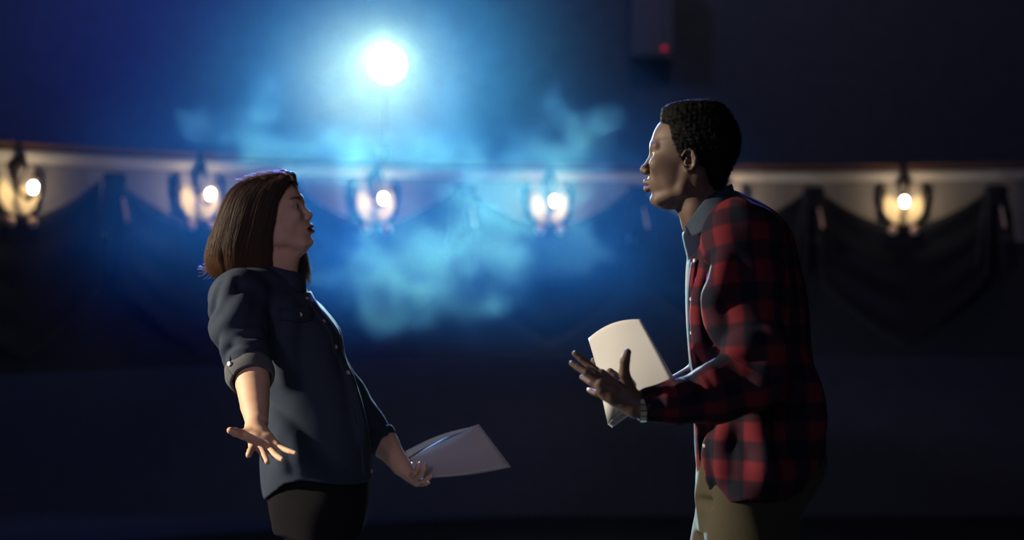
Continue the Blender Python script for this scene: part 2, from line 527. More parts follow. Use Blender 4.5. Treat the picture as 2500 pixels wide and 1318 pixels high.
def eyeball(parent, o, M, s, side, iris=(0.05, 0.03, 0.02)):
    c = np.asarray(o) + s * (M @ np.array([-1.72, side * 3.15, 12.4]))
    n = 20; m_ = 14
    th = np.linspace(0, math.pi, m_); ph = np.arange(n) * 2 * math.pi / n
    V = []
    R = 1.2 * s
    for t in th:
        bulge = 1.0 + 0.06 * math.exp(-(t / 0.42) ** 2)
        for p in ph: V.append(c + M @ (R * bulge * np.array([math.cos(t), math.sin(t) * math.cos(p), math.sin(t) * math.sin(p)])))
    Q = [(i * n + j, (i + 1) * n + j, (i + 1) * n + (j + 1) % n, i * n + (j + 1) % n) for i in range(m_ - 1) for j in range(n)]
    ob = mesh_obj('eye', V, Q, EYE, parent)
    attr(ob, 'iris', np.repeat((th < 0.5).astype(float), n))
    return ob

EYE, _nt, _b = node_mat('eye')
_a = _nt.nodes.new('ShaderNodeAttribute'); _a.attribute_name = 'iris'
_m = _nt.nodes.new('ShaderNodeMix'); _m.data_type = 'RGBA'
_m.inputs['A'].default_value = (0.62, 0.60, 0.57, 1); _m.inputs['B'].default_value = (0.035, 0.02, 0.012, 1)
_nt.links.new(_a.outputs['Fac'], _m.inputs['Factor']); _nt.links.new(_m.outputs['Result'], _b.inputs['Base Color'])
_b.inputs['Roughness'].default_value = 0.08

def button(name, pos, normal, r, m, parent, thick=0.003):
    n = nrm(normal); a = nrm(np.cross(n, [0.3, 0.2, 1])); b = np.cross(n, a)
    V, Q = [], []
    prof = [(0.0, 0.75), (0.35, 0.8), (0.6, 1.0), (0.85, 1.0), (1.0, 0.6), (1.0, -1.0)]
    k = 12
    for pr, ph in prof:
        for i in range(k):
            t = 2 * math.pi * i / k
            V.append(np.asarray(pos) + r * pr * (math.cos(t) * a + math.sin(t) * b) + n * thick * ph)
    for i in range(len(prof) - 1):
        for j in range(k): Q.append((i * k + j, (i + 1) * k + j, (i + 1) * k + (j + 1) % k, i * k + (j + 1) % k))
    return mesh_obj(name, V, Q, m, parent)

def shoe(parent, x, y, heading, m, length=0.28):
    F = Field()
    d = np.array([heading, 0, 0])
    p = np.array([x, y, 0.0])
    F.chain([p - d * 0.05 + [0, 0, 0.045], p + d * 0.10 + [0, 0, 0.042], p + d * (length - 0.10) + [0, 0, 0.034]], [0.042, 0.046, 0.036], 0.02)
    F.add(rcone(p + [0, 0, 0.05], p + [0, 0, 0.115], 0.045, 0.043), 0.03)
    F.add(((lambda P: (0.0005 - P[..., 2]).astype(np.float32)), p, 9.0), 0.004, 'i')
    V, Q = F.mesh(0.007)
    o = mesh_obj('shoe', V, Q, m, parent)
    return o
# ------------------------------------------------------------------ the man
YM = 4.10
man = empty('person', (W(1825, 1318, YM)[0], YM, 0), 'short-haired man in red and dark checked shirt holding white pages, facing left', 'person')
M_SKIN = skin_mat('dark_skin', (0.088, 0.053, 0.041), (0.12, 0.055, 0.05), (0.012, 0.009, 0.008), 0.6)
m_yaw = math.radians(9)
MM = frame((-math.cos(m_yaw), math.sin(m_yaw), 0.0), (0, 0, 1))
MO = W(1589, 506, 4.07)
MS = 0.01 * 1.055 * 4.07 / 4.2 / 0.992
MS = 0.01 * 1.0
m_hp = [(xform(p, MO, MM, MS), k * MS, op) for p, k, op in head_prims(nose=2.55, nose_w=1.2, lips=1.35, jaw=0.98, width=0.98, brow=1.05)]
m_hp += [(xform(p, MO, MM, MS), k * MS, op) for s in (1, -1) for p, k, op in ear_prims(s, 0.98)]
bodyF = Field()
for p, k, op in m_hp: bodyF.add(p, k, op)
# neck and the base of it inside the collar
L = lambda x, y, z: MO + MS * (MM @ np.array([x, y, z], float))
bodyF.chain([L(-10.5, 0, 8), L(-12.6, 0, 0.5), W(1742, 560, YM)], [0.057, 0.054, 0.056], 0.02)
bodyF.chain([L(-8.6, 0.0, 3.0), W(1703, 545, YM - 0.01), W(1716, 575, YM)], [0.030, 0.030, 0.03], 0.025)
for s in (1, -1): bodyF.chain([L(-11.5, s * 5.6, 7), L(-10.4, s * 3.0, -3.0)], [0.016, 0.010], 0.02)
hv = bodyF.mesh(0.0024)
# torso and legs, under the clothes
coreF = Field()
coreF.add(loft([W(0, p, YM)[2] for p in (1240, 1120, 960, 800, 680, 600, 545)],
               [W(p, 0, YM)[0] for p in (1730, 1725, 1712, 1702, 1702, 1712, 1720)],
               [W(p, 0, YM)[0] for p in (1930, 1960, 1955, 1940, 1925, 1890, 1800)],
               [0.12, 0.13, 0.11, 0.13, 0.135, 0.115, 0.05], YM))
m_ank = {1: (W(1850, 0, YM)[0], YM - 0.12), -1: (W(1790, 0, YM)[0], YM + 0.12)}
for s in (1, -1):
    ax, ay = m_ank[s]
    hip = np.array([W(1825 if s > 0 else 1800, 0, YM)[0], YM - s * 0.095, 0.90])
    coreF.chain([hip, [ax - 0.02, ay + s * 0.01, 0.50], [ax, ay, 0.09]], [0.078, 0.055, 0.04], 0.03)
cv = coreF.mesh(0.010)
# near hand (his left, back to the camera, thumb up)
mw = W(1553, 990, 3.80)
mk = [W(1468, 914, 3.80), W(1466, 935, 3.785), W(1469, 951, 3.79), W(1478, 965, 3.80)]
mf = [[W(1438, 891, 3.812), W(1418, 875, 3.815), W(1403, 863, 3.817)],
      [W(1431, 909, 3.79), W(1410, 896, 3.80), W(1396, 887, 3.805)],
      [W(1443, 933, 3.80), W(1430, 925, 3.825), W(1421, 921, 3.835)],
      [W(1456, 960, 3.81), W(1444, 955, 3.828), W(1438, 952, 3.836)]]
mt = [W(1541, 962, 3.80), W(1524, 912, 3.775), W(1526, 880, 3.765), W(1532, 860, 3.77)]
mh = [(rcone(W(1590, 990, 3.80), mw, 0.029, 0.026), 0.01, 'u')] + hand_prims(mw, mk, mf, mt, 0.0082, 0.0125, 0.030)
handF = Field()
handF.add(rcone(W(1680, 978, 3.825), W(1585, 989, 3.80), 0.036, 0.030), 0.01)
for p, k, op in mh: handF.add(p, k, op)
nv = handF.mesh(0.0019)
# far hand (his right): fingers behind the pages, thumb over their front
fw = W(1562, 962, 4.09)
fk = [W(1500, 880, 4.105), W(1488, 898, 4.11), W(1482, 915, 4.11), W(1482, 932, 4.105)]
ff = [[W(1478, 862, 4.118), W(1466, 850, 4.122), W(1459, 843, 4.124)],
      [W(1465, 888, 4.112), W(1454, 883, 4.116), W(1448, 880, 4.118)],
      [W(1462, 913, 4.11), W(1452, 910, 4.112), W(1447, 908, 4.112)],
      [W(1465, 938, 4.105), W(1458, 939, 4.106), W(1453, 940, 4.106)]]
ft = [W(1545, 952, 4.06), W(1516, 934, 4.018), W(1500, 918, 4.005), W(1490, 907, 4.006)]
farF = Field()
farF.add(rcone(W(1700, 960, 4.15), W(1590, 966, 4.10), 0.036, 0.030), 0.01)
farF.add(rcone(W(1590, 966, 4.10), fw, 0.029, 0.026), 0.01)
for p, k, op in hand_prims(fw, fk, ff, ft, 0.0082, 0.0115, 0.028): farF.add(p, k, op)
fv = farF.mesh(0.0024)
V, Q = merge(hv, cv, nv, fv)
m_body = mesh_obj('body', V, Q, M_SKIN, man)
lip, brow = face_masks(V, MO, MM, MS)
far_from_head = np.linalg.norm(V - L(-8, 0, 10), axis=1) > 0.2
lip[far_from_head] = 0; brow[far_from_head] = 0
attr(m_body, 'lip', lip); attr(m_body, 'brow', brow)
for s in (1, -1): eyeball(man, MO, MM, MS, s)
NAIL = mat('nail', (0.52, 0.33, 0.26), 0.25, var=0.08)
nails('fingernail', [(f[2] * .72 + f[1] * .28, f[1], (0, -1, 0.25)) for f in mf] + [(mt[3] * .75 + mt[2] * .25, mt[2], (-0.8, -0.5, 0.2))], m_body, NAIL, 0.0056)

# short natural hair
AFRO = mat('black_curly_hair', (0.0045, 0.0045, 0.005), 0.85, bump=0.6, scale=260, var=0.5, spec=0.1)
hz = [25.3, 24.7, 23.6, 22.0, 20.2, 19.2, 17.5, 15.7, 13.6, 11.5, 9.4, 7.4, 5.4, 3.6]
hf = [-9.0, -5.8, -3.2, -2.5, -2.6, -3.6, -4.7, -5.0, -5.9, -7.6, -11.6, -12.4, -13.2, -14.5]
hb = [-13.2, -15.6, -17.2, -18.7, -19.7, -20.2, -20.8, -21.0, -20.8, -20.2, -19.1, -18.1, -17.5, -17.2]
hww = [2.0, 5.0, 6.6, 7.6, 8.0, 8.1, 8.15, 8.1, 7.9, 7.55, 7.2, 6.6, 5.7, 4.6]
hairF = Field()
hairF.add(xform(loft(hz, hf, hb, hww, 0.0, [(a + b) / 2 for a, b in zip(hf, hb)], 2.9), MO, MM, MS), 0)
hairF.add(xform(ell((-10.1, 0, 14.6), (9.95, 8.05, 9.2)), MO, MM, MS), 0.006)
hl_z = [-5, 3, 4.5, 7, 9.6, 10.2, 11.2, 13.5, 15.6, 17.2, 19.0, 19.6, 20.4, 26]
hl_x = [-15, -14.5, -13.3, -12.2, -11.6, -8.3, -7.4, -6.4, -5.5, -5.1, -4.6, -3.0, -2.3, -2.0]
hairF.add(xform((lambda P: (P[..., 0] - np.interp(P[..., 2], hl_z, hl_x)).astype(np.float32) * 0.9, (-9, 0, 14), 900.0), MO, MM, MS), 0.003, 'i')
for s in (1, -1):
    hairF.add(xform(ell((-9.6, s * 8.5, 10.4), (1.9, 1.9, 2.6)), MO, MM, MS), 0.004, 's')
w1, w2 = Wob(3, 420, 12), Wob(4, 900, 12)
hairF.add(((lambda P: (0.0009 * w1(P) + 0.0006 * w2(P)).astype(np.float32)), L(-9, 0, 14), 9.0), 0, 'd')
V, Q = hairF.mesh(0.0022)
m_hair = mesh_obj('hair', V, Q, AFRO, man)
pick = rng.choice(len(V), 5200)
n_ = np.zeros_like(V); fn = np.cross(V[Q[:, 1]] - V[Q[:, 0]], V[Q[:, 2]] - V[Q[:, 0]])
for i in range(4): np.add.at(n_, Q[:, i], fn)
n_ /= np.linalg.norm(n_, axis=1, keepdims=True) + 1e-12
t = np.linspace(0, 1, 5)[None, :, None]
ln = rng.uniform(0.002, 0.006, (5200, 1, 1))
curl = rng.normal(size=(5200, 1, 3)) * 0.0016
paths = V[pick][:, None] + n_[pick][:, None] * (t * ln - 0.001) + curl * np.sin(t * 4.0)
tv, tq = tubes(paths, np.full((5200, 5), 0.00028))
fz = mesh_obj('curls', tv, tq, AFRO, m_hair); fz['kind'] = 'stuff'

# ---- shirt: torso, two sleeves, cut by the hem
shirtF = Field()
tz = [1260, 1215, 1170, 1120, 1080, 1020, 960, 900, 830, 760, 700, 640, 600, 566, 545, 528]
tf = [1722, 1716, 1706, 1699, 1697, 1696, 1691, 1686, 1679, 1675, 1676, 1681, 1688, 1700, 1712, 1722]
tb = [1935, 1950, 1975, 2006, 2013, 2008, 1998, 1986, 1975, 1970, 1961, 1943, 1924, 1895, 1868, 1840]
tw = [0.195, 0.196, 0.196, 0.192, 0.178, 0.172, 0.168, 0.17, 0.176, 0.184, 0.19, 0.188, 0.175, 0.145, 0.11, 0.08]
torso_p = loft([W(0, p, YM)[2] for p in tz], [W(p, 0, YM)[0] for p in tf], [W(p, 0, YM)[0] for p in tb], tw, YM, None, 2.08)
shirtF.add(torso_p)
# shoulders, trapezius and back of the neck
for s in (1, -1):
    shirtF.add(rcone(W(1790, 528, YM - s * 0.05), W(1812, 572, YM - s * 0.165), 0.062, 0.074), 0.05)
    shirtF.add(rcone(W(1850, 585, YM - s * 0.06), W(1835, 590, YM - s * 0.155), 0.075, 0.074), 0.05)
ms = W(1806, 590, 3.935); me_ = W(1842, 925, 3.86); mwr = W(1586, 988, 3.80)
sleeve_near = [(ms, W(1822, 700, 3.90), 0.082, 0.076), (W(1822, 700, 3.90), W(1838, 850, 3.865), 0.076, 0.07), (W(1838, 850, 3.865), me_, 0.07, 0.064),
               (me_, W(1740, 962, 3.835), 0.064, 0.062), (W(1740, 962, 3.835), W(1660, 980, 3.815), 0.060, 0.048), (W(1660, 980, 3.815), mwr, 0.047, 0.038)]
fs = W(1770, 590, 4.265); fe = W(1752, 905, 4.27)
sleeve_far = [(fs, fe, 0.078, 0.06), (fe, W(1690, 955, 4.17), 0.058, 0.047), (W(1690, 955, 4.17), W(1596, 966, 4.105), 0.044, 0.036)]
for a, b, r0, r1 in sleeve_near: shirtF.add(rcone(a, b, r0, r1), 0.03)
for a, b, r0, r1 in sleeve_far: shirtF.add(rcone(a, b, r0, r1), 0.03)
# deep folds: elbow crook, front of the sleeve, along the forearm, down the shirt
shirtF.add(rcone(W(1752, 840, 3.885), W(1752, 870, 3.87), 0.012, 0.012), 0.02, 's')
folds(shirtF, [
    ([(1748, 720), (1752, 770), (1764, 812)], 0.009, 0.014, 0.03),
    ([(1772, 640), (1768, 700), (1752, 730)], 0.006, 0.012, 0.03),
    ([(1752, 862), (1792, 886), (1850, 880)], -0.010, 0.010, 0.02),
    ([(1742, 905), (1785, 893), (1850, 905)], 0.008, 0.012, 0.025),
    ([(1702, 915), (1722, 935), (1738, 965)], 0.006, 0.008, 0.018),
    ([(1726, 905), (1745, 925), (1762, 960)], 0.006, 0.008, 0.018),
    ([(1660, 938), (1676, 948), (1688, 968)], 0.005, 0.007, 0.016),
    ([(1620, 955), (1632, 970), (1636, 990)], 0.004, 0.006, 0.014),
    ([(1888, 830), (1878, 900), (1858, 960)], 0.004, 0.014, 0.04),
    ([(1790, 862), (1820, 842), (1850, 842)], 0.005, 0.012, 0.03),
    ([(1728, 640), (1724, 740), (1733, 850)], -0.007, 0.012, 0.03),
    ([(1712, 700), (1706, 780), (1712, 860)], 0.005, 0.010, 0.03),
    ([(1775, 1050), (1760, 1095), (1768, 1165)], 0.005, 0.012, 0.03),
    ([(1738, 1060), (1730, 1120), (1737, 1190)], 0.005, 0.010, 0.025),
    ([(1716, 1050), (1712, 1100), (1722, 1180)], -0.006, 0.008, 0.02),
    ([(1850, 1030), (1880, 1100), (1872, 1170)], 0.009, 0.014, 0.04),
    ([(1960, 900), (1980, 980), (1985, 1060)], 0.009, 0.014, 0.04),
    ([(1925, 960), (1935, 1030), (1920, 1110)], -0.004, 0.014, 0.04)], 3.6, 4.2)
def crease(F, pts, r, k, op='u'): F.chain([W(*p) for p in pts], [r] * len(pts), k, op)
wt1, wt2 = Wob(11, 26, 9, (1.5, 1.3, 0.45)), Wob(12, 70, 9, (1.2, 1.2, 0.5))
def man_folds(P):
    a = wt1(P); b = wt2(P)
    return (0.0034 * a + 0.0012 * b).astype(np.float32)
shirtF.add((man_folds, W(1825, 900, YM), 9.0), 0, 'd')
hx = np.array([W(p, 0, YM)[0] for p in (1680, 1716, 1735, 1800, 1880, 1930, 1970, 2010, 2040)])
hzz = np.array([W(0, p, YM)[2] for p in (1215, 1214, 1214, 1196, 1196, 1185, 1150, 1102, 1098)])
shirtF.add(((lambda P: (np.interp(P[..., 0], hx, hzz) - P[..., 2]).astype(np.float32)), W(1825, 1200, YM), 9.0), 0.006, 'i')
# opening at the throat
shirtF.add(rcone(W(1722, 560, YM), W(1690, 612, YM - 0.0), 0.052, 0.022), 0.012, 's')
V, Q = shirtF.mesh(0.0042)
V = relax(V, Q, 1, 0.4)

def plaid_coords(V, torso_c, sleeves):
    """Cloth coordinates: round and up the torso, round and along each sleeve."""
    ang = np.arctan2(V[:, 1] - torso_c[1], V[:, 0] - torso_c[0])
    uv = np.stack([ang * 0.175, V[:, 2], np.zeros(len(V))], 1)
    best = torso_p[0](V.astype(np.float32)) + 0.012
    run0 = 0.0
    for chain in sleeves:
        run = 0.0
        for a, b, r0, r1 in chain:
            a = np.asarray(a); b = np.asarray(b); ba = b - a; l = np.linalg.norm(ba); d = ba / l
            t = np.clip((V - a) @ d, -0.1, l)
            q = V - a - np.outer(np.clip(t, 0, l), d)
            dist = np.linalg.norm(q, axis=1) - (r0 + (r1 - r0) * t / l)
            e1 = nrm(np.cross(d, [0.0, 1, 0.0])); e2 = np.cross(d, e1)
            an = np.arctan2(q @ e2, q @ e1)
            take = dist < best
            uv[take] = np.stack([an * 0.075, run + t, np.ones(len(V))], 1)[take]
            best = np.minimum(best, dist); run += l
    return uv

def plaid_mat():
    m, nt, b = node_mat('checked_flannel')
    N, L = nt.nodes, nt.links
    a = N.new('ShaderNodeAttribute'); a.attribute_name = 'cloth'
    sx = N.new('ShaderNodeSeparateXYZ'); L.new(a.outputs['Vector'], sx.inputs[0])
    no = N.new('ShaderNodeTexNoise'); no.inputs['Scale'].default_value = 9; tc = N.new('ShaderNodeTexCoord')
    L.new(tc.outputs['Object'], no.inputs['Vector'])
    def stripe(sock, per, off):
        p = N.new('ShaderNodeMath'); p.operation = 'MULTIPLY_ADD'; L.new(sock, p.inputs[0]); p.inputs[1].default_value = 2 * math.pi / per; p.inputs[2].default_value = off
        s = N.new('ShaderNodeMath'); s.operation = 'SINE'; L.new(p.outputs[0], s.inputs[0])
        r = N.new('ShaderNodeMapRange'); L.new(s.outputs[0], r.inputs['Value']); r.inputs['From Min'].default_value = -0.25; r.inputs['From Max'].default_value = 0.25
        return r.outputs['Result']
    u, v = stripe(sx.outputs[0], 0.074, 0.6), stripe(sx.outputs[1], 0.088, 1.2)
    ad = N.new('ShaderNodeMath'); ad.operation = 'ADD'; L.new(u, ad.inputs[0]); L.new(v, ad.inputs[1])
    hf_ = N.new('ShaderNodeMath'); hf_.operation = 'MULTIPLY'; L.new(ad.outputs[0], hf_.inputs[0]); hf_.inputs[1].default_value = 0.5
    cr = N.new('ShaderNodeValToRGB'); L.new(hf_.outputs[0], cr.inputs[0])
    e = cr.color_ramp.elements
    e[0].position = 0.0; e[0].color = (0.009, 0.010, 0.018, 1)
    e[1].position = 1.0; e[1].color = (0.105, 0.014, 0.020, 1)
    mid = cr.color_ramp.elements.new(0.5); mid.color = (0.032, 0.011, 0.019, 1)
    L.new(cr.outputs[0], b.inputs['Base Color'])
    b.inputs['Roughness'].default_value = 0.85; b.inputs['Specular IOR Level'].default_value = 0.06
    wv = N.new('ShaderNodeTexNoise'); wv.inputs['Scale'].default_value = 300; L.new(tc.outputs['Object'], wv.inputs['Vector'])
    bp = N.new('ShaderNodeBump'); bp.inputs['Strength'].default_value = 0.3; bp.inputs['Distance'].default_value = 0.0012
    L.new(wv.outputs['Fac'], bp.inputs['Height']); L.new(bp.outputs['Normal'], b.inputs['Normal'])
    return m
PLAID = plaid_mat()
m_shirt = mesh_obj('shirt', V, Q, PLAID, man)
attr(m_shirt, 'cloth', plaid_coords(V, W(1820, 0, YM), (sleeve_near, sleeve_far)))

# denim under-shirt collar, its dark inside, front edges of the checked shirt
DENIM_C = mat('slate_collar_cloth', (0.026, 0.037, 0.058), 0.9, bump=0.3, scale=400, var=0.15, spec=0.12)
NAVY = mat('navy_cloth', (0.008, 0.010, 0.026), 0.9, bump=0.2, scale=400, spec=0.08)
def strip_between(A, B_, n=40, m_=7, thick=0.004, bulge=0.0, out=None):
    """Cloth strip between two polylines of equal count, resampled."""
    A = np.asarray(A, float); B_ = np.asarray(B_, float)
    def res(Pn):
        d = np.r_[0, np.cumsum(np.linalg.norm(np.diff(Pn, axis=0), axis=1))]; d /= d[-1]
        zz, cols = smooth_table(d + np.arange(len(d)) * 1e-9, Pn.T, n)
        return np.stack(cols, 1)
    a, b = res(A), res(B_)
    t = np.linspace(0, 1, m_)[None, :, None]
    P = a[:, None] * (1 - t) + b[:, None] * t
    if out is not None: P = P + np.asarray(out)[None, None] * (bulge * np.sin(np.pi * t))
    return grid_sheet(P, thick)
# fold line runs round the neck: far front -> back -> near front
cy = YM - 0.024
top = [W(1683, 556, cy + 0.045), W(1712, 505, cy + 0.066), W(1752, 468, cy + 0.060), W(1784, 450, cy), W(1768, 458, cy - 0.066), W(1720, 490, cy - 0.084), W(1690, 530, cy - 0.070), W(1673, 550, cy - 0.032)]
bot = [W(1668, 588, cy + 0.050), W(1722, 540, cy + 0.088), W(1776, 500, cy + 0.080), W(1794, 492, cy + 0.004), W(1784, 500, cy - 0.098), W(1748, 530, cy - 0.118), W(1712, 568, cy - 0.102), W(1690, 576, cy - 0.060)]
v, q = strip_between(top, bot, 48, 8, 0.004, 0.004, (0, 0, 1))
m_col = mesh_obj('collar', v, q, DENIM_C, m_shirt)
m_col['label'] = 'plain slate blue collar turned down over checked shirt'
inn = [W(1690, 570, cy + 0.04), W(1715, 530, cy + 0.055), W(1760, 500, cy + 0.05), W(1778, 486, cy), W(1760, 500, cy - 0.052), W(1718, 535, cy - 0.06), W(1695, 570, cy - 0.045), W(1682, 580, cy - 0.02)]
v, q = strip_between([p + [0, 0, -0.002] for p in top], inn, 48, 6, 0.003)
mesh_obj('collar_stand', v, q, NAVY, m_shirt)
# navy under-shirt at the throat
nF = Field()
nF.add(loft([W(0, p, YM)[2] for p in (690, 655, 620, 590, 568, 545)], [W(p, 0, YM)[0] for p in (1684, 1681, 1676, 1669, 1666, 1676)],
            [W(p, 0, YM)[0] for p in (1770, 1770, 1775, 1785, 1795, 1795)], [0.06, 0.07, 0.085, 0.09, 0.085, 0.07], YM, None, 2.1))
nF.add(rcone(W(1728, 545, YM), W(1700, 520, YM), 0.058, 0.05), 0.01, 's')
v, q = nF.mesh(0.004)
mesh_obj('undershirt', v, q, NAVY, m_shirt)
# placket edge and buttons down the front, pocket flap edge
pl = [(1690, 640), (1683, 700), (1683, 780), (1688, 860), (1697, 920)]
pa = [W(x - 2, y, YM - 0.062) for x, y in pl]; pb = [W(x + 9, y, YM - 0.088) for x, y in pl]
v, q = strip_between(pa, pb, 40, 4, 0.004)
o = mesh_obj('placket', v, q, PLAID, m_shirt); attr(o, 'cloth', np.stack([v[:, 1] * 1.0, v[:, 2], v[:, 0] * 0], 1))
BTN = mat('pale_button', (0.42, 0.40, 0.40), 0.3, var=0.1)
for x, y in ((1692, 636), (1684, 730), (1685, 812)):
    button('button', W(x + 4, y, YM - 0.084), (-0.8, -0.6, 0), 0.0045, BTN, m_shirt)
button('button', project(shirtF, 1719, 1088, 3.8, 4.15), (-0.6, -0.8, 0), 0.0045, BTN, m_shirt, 0.002)

# ---- trousers
OLIVE = mat('olive_cotton', (0.042, 0.036, 0.023), 0.9, bump=0.35, scale=350, var=0.2, spec=0.15)
trF = Field()
trF.add(loft([W(0, p, YM)[2] for p in (1300, 1250, 1200, 1150, 1100, 1060)], [W(p, 0, YM)[0] for p in (1705, 1700, 1696, 1700, 1706, 1712)],
             [W(p, 0, YM)[0] for p in (1935, 1950, 1985, 2010, 2014, 1990)], [0.155, 0.158, 0.16, 0.158, 0.152, 0.145], YM, None, 2.3))
nx, fx = W(1834, 0, YM)[0], W(1780, 0, YM)[0]
trF.chain([W(1842, 1190, YM - 0.075), W(1836, 1330, YM - 0.095), [m_ank[1][0] - 0.02, m_ank[1][1], 0.48], [m_ank[1][0], m_ank[1][1], 0.075]], [0.092, 0.100, 0.078, 0.062], 0.03)
trF.chain([W(1810, 1190, YM + 0.075), W(1784, 1330, YM + 0.10), [m_ank[-1][0] - 0.02, m_ank[-1][1], 0.48], [m_ank[-1][0], m_ank[-1][1], 0.075]], [0.092, 0.094, 0.078, 0.062], 0.03)
wq = Wob(21, 40, 9, (1.2, 1.2, 1.0))
trF.add(((lambda P: (0.003 * wq(P)).astype(np.float32)), W(1820, 1300, YM), 9.0), 0, 'd')
for p0, p1 in (((1745, 1225, 3.93), (1850, 1240, 3.885)), ((1742, 1262, 3.91), (1830, 1250, 3.885)), ((1700, 1222, 4.06), (1740, 1226, 4.0))):
    crease(trF, [p0, p1], 0.006, 0.02, 's')
trF.add(((lambda P: (0.03 - P[..., 2]).astype(np.float32)), W(1820, 1300, YM), 9.0), 0.004, 'i')
v, q = trF.mesh(0.0055)
mesh_obj('trousers', v, q, OLIVE, man)
SHOE = mat('dark_leather', (0.02, 0.017, 0.015), 0.45, bump=0.2)
for s in (1, -1): shoe(man, m_ank[s][0], m_ank[s][1], -1, SHOE)

# ---- bracelet watch on the near wrist
STEEL = mat('brushed_steel', (0.75, 0.68, 0.50), 0.2, 1.0, var=0.1)
bc = W(1569, 992, 3.80); bd = nrm(W(1600, 990, 3.80) - W(1553, 991, 3.80))
e1 = nrm(np.cross(bd, [0, 1, 0])); e2 = np.cross(bd, e1)
for i in range(16):
    a0 = 2 * math.pi * i / 16
    P = []
    rr = 0.0315
    V = []
    for dz in (-1, 1):
        for da in (-1, 1):
            for dr in (0, 1):
                an = a0 + da * 0.155; r_ = rr + dr * 0.0035
                V.append(bc + bd * (dz * 0.0065) + r_ * (math.cos(an) * e1 + math.sin(an) * e2))
    Q = [(0, 1, 3, 2), (4, 6, 7, 5), (0, 4, 5, 1), (2, 3, 7, 6), (1, 5, 7, 3), (0, 2, 6, 4)]
    if i == 0:
        m_br = empty('watch', tuple(bc)); m_br.parent = man; m_br.location = Vector(bc) - man.location
    mesh_obj('link', V, Q, STEEL, m_br, smooth=False)
button('dial', bc + 0.033 * (math.cos(3.9) * e1 + math.sin(3.9) * e2), math.cos(3.9) * e1 + math.sin(3.9) * e2, 0.013, STEEL, m_br, 0.004)

# ------------------------------------------------------------------ his pages
PAPER = mat('white_paper', (0.46, 0.455, 0.445), 0.85, var=0.03, scale=20, spec=0.2)
_nt = PAPER.node_tree
_t = _nt.nodes.new('ShaderNodeBsdfTranslucent'); _t.inputs['Color'].default_value = (0.75, 0.74, 0.72, 1)
_x = _nt.nodes.new('ShaderNodeMixShader'); _x.inputs[0].default_value = 0.12
_nt.links.new(_nt.nodes['Principled BSDF'].outputs[0], _x.inputs[1]); _nt.links.new(_t.outputs[0], _x.inputs[2])
_nt.links.new(_x.outputs[0], _nt.nodes['Material Output'].inputs['Surface'])
mp = empty('script_pages', tuple(W(1520, 940, 3.98)), 'curled white script pages behind the hand of the man in checks', 'paper')
def sheet_m(k):
    n, m_ = 22, 26
    P = np.zeros((n, m_, 3))
    d = k * 0.0022
    for i in range(n):
        for j in range(m_):
            u, v = i / (n - 1), j / (m_ - 1)
            tl, tr, br, bl = np.array([1436, 779 + 47 * (1 - u) ** 2.4]), np.array([1561, 779 + 47 * (1 - u) ** 2.4]), np.array([1641, 925.]), np.array([1484, 1037.])
            p = (tl * (1 - u) + tr * u) * (1 - v) + (bl * (1 - u) + br * u) * v
            # the top rolls over away from us, rounding the upper left corner
            p[0] += 5 * math.sin(math.pi * v) * (1 - u)
            yv = 4.06 - 0.13 * u + 0.045 * (1 - v) ** 2 + 0.03 * (1 - u) ** 3 * (1 - v) - 0.02 * math.sin(math.pi * u) * (1 - v)
            p = p + np.array([2.6 * k * (0.25 + v), 2.5 * k * v])
            P[i, j] = W(p[0], p[1], yv + d)
    return grid_sheet(P, 0.0008)
for k in range(4):
    v, q = sheet_m(k)
    mesh_obj('sheet', v, q, PAPER, mp)
# the folded back corner at the bottom of the front sheet
c = [W(1467, 955, 4.045), W(1521, 990, 4.015), W(1484, 1036, 4.052), W(1494, 1046, 4.065)]
P = np.array([[c[0], c[2]], [(c[0] + c[1]) / 2 + [0, -0.006, 0], (c[1] + c[2]) / 2 + [0, -0.002, 0]], [c[1], (c[1] * .8 + c[3] * .2) + [0, 0.01, 0]]])
v, q = grid_sheet(P, 0.0008)
mesh_obj('folded_corner', v, q, PAPER, mp)
# ------------------------------------------------------------------ the woman
YW = 4.75
wom = empty('person', (W(775, 1318, YW)[0], YW, 0), 'woman with brown bob in dark denim shirt, leaning back with open palm, facing right', 'person')
W_SKIN = skin_mat('light_skin', (0.60, 0.37, 0.245), (0.11, 0.022, 0.035), (0.03, 0.018, 0.012), 0.58)
WS = 0.01 * 0.94
wy_, wp_ = math.radians(13), math.radians(15)
ffw = np.array([math.cos(wp_) * math.cos(wy_), -math.cos(wp_) * math.sin(wy_), math.sin(wp_)])
fup = np.array([-math.sin(wp_) * math.cos(wy_), math.sin(wp_) * math.sin(wy_), math.cos(wp_)])
WM = frame(ffw, fup)
WO = W(763, 588, YW - 0.015) - WS * (WM @ np.array([0.05, 0, 1.7]))
LW = lambda x, y, z: WO + WS * (WM @ np.array([x, y, z], float))
bodyF = Field()
for p, k, op in head_prims(nose=2.05, nose_w=0.82, lips=1.1, jaw=0.98, width=0.98, brow=0.6, cheek=1.08, up_tip=0.35, slit=0.26):
    bodyF.add(xform(p, WO, WM, WS), k * WS, op)
for s in (1, -1):
    for p, k, op in ear_prims(s, 0.98): bodyF.add(xform(p, WO, WM, WS), k * WS, op)
bodyF.chain([LW(-10.5, 0, 7), W(664, 640, YW), W(640, 720, YW)], [0.052, 0.050, 0.065], 0.02)
bodyF.chain([LW(-6.5, 0, 1.0), W(690, 655, YW), W(700, 710, YW)], [0.026, 0.030, 0.035], 0.03)
hv = bodyF.mesh(0.0024)
coreF = Field()
wz = [1212, 1165, 1120, 1080, 1040, 1000, 960, 920, 880, 845, 800, 772, 745, 712, 690]
wf = [906, 910, 908, 905, 899, 888, 876, 860, 844, 838, 827, 806, 781, 748, 735]
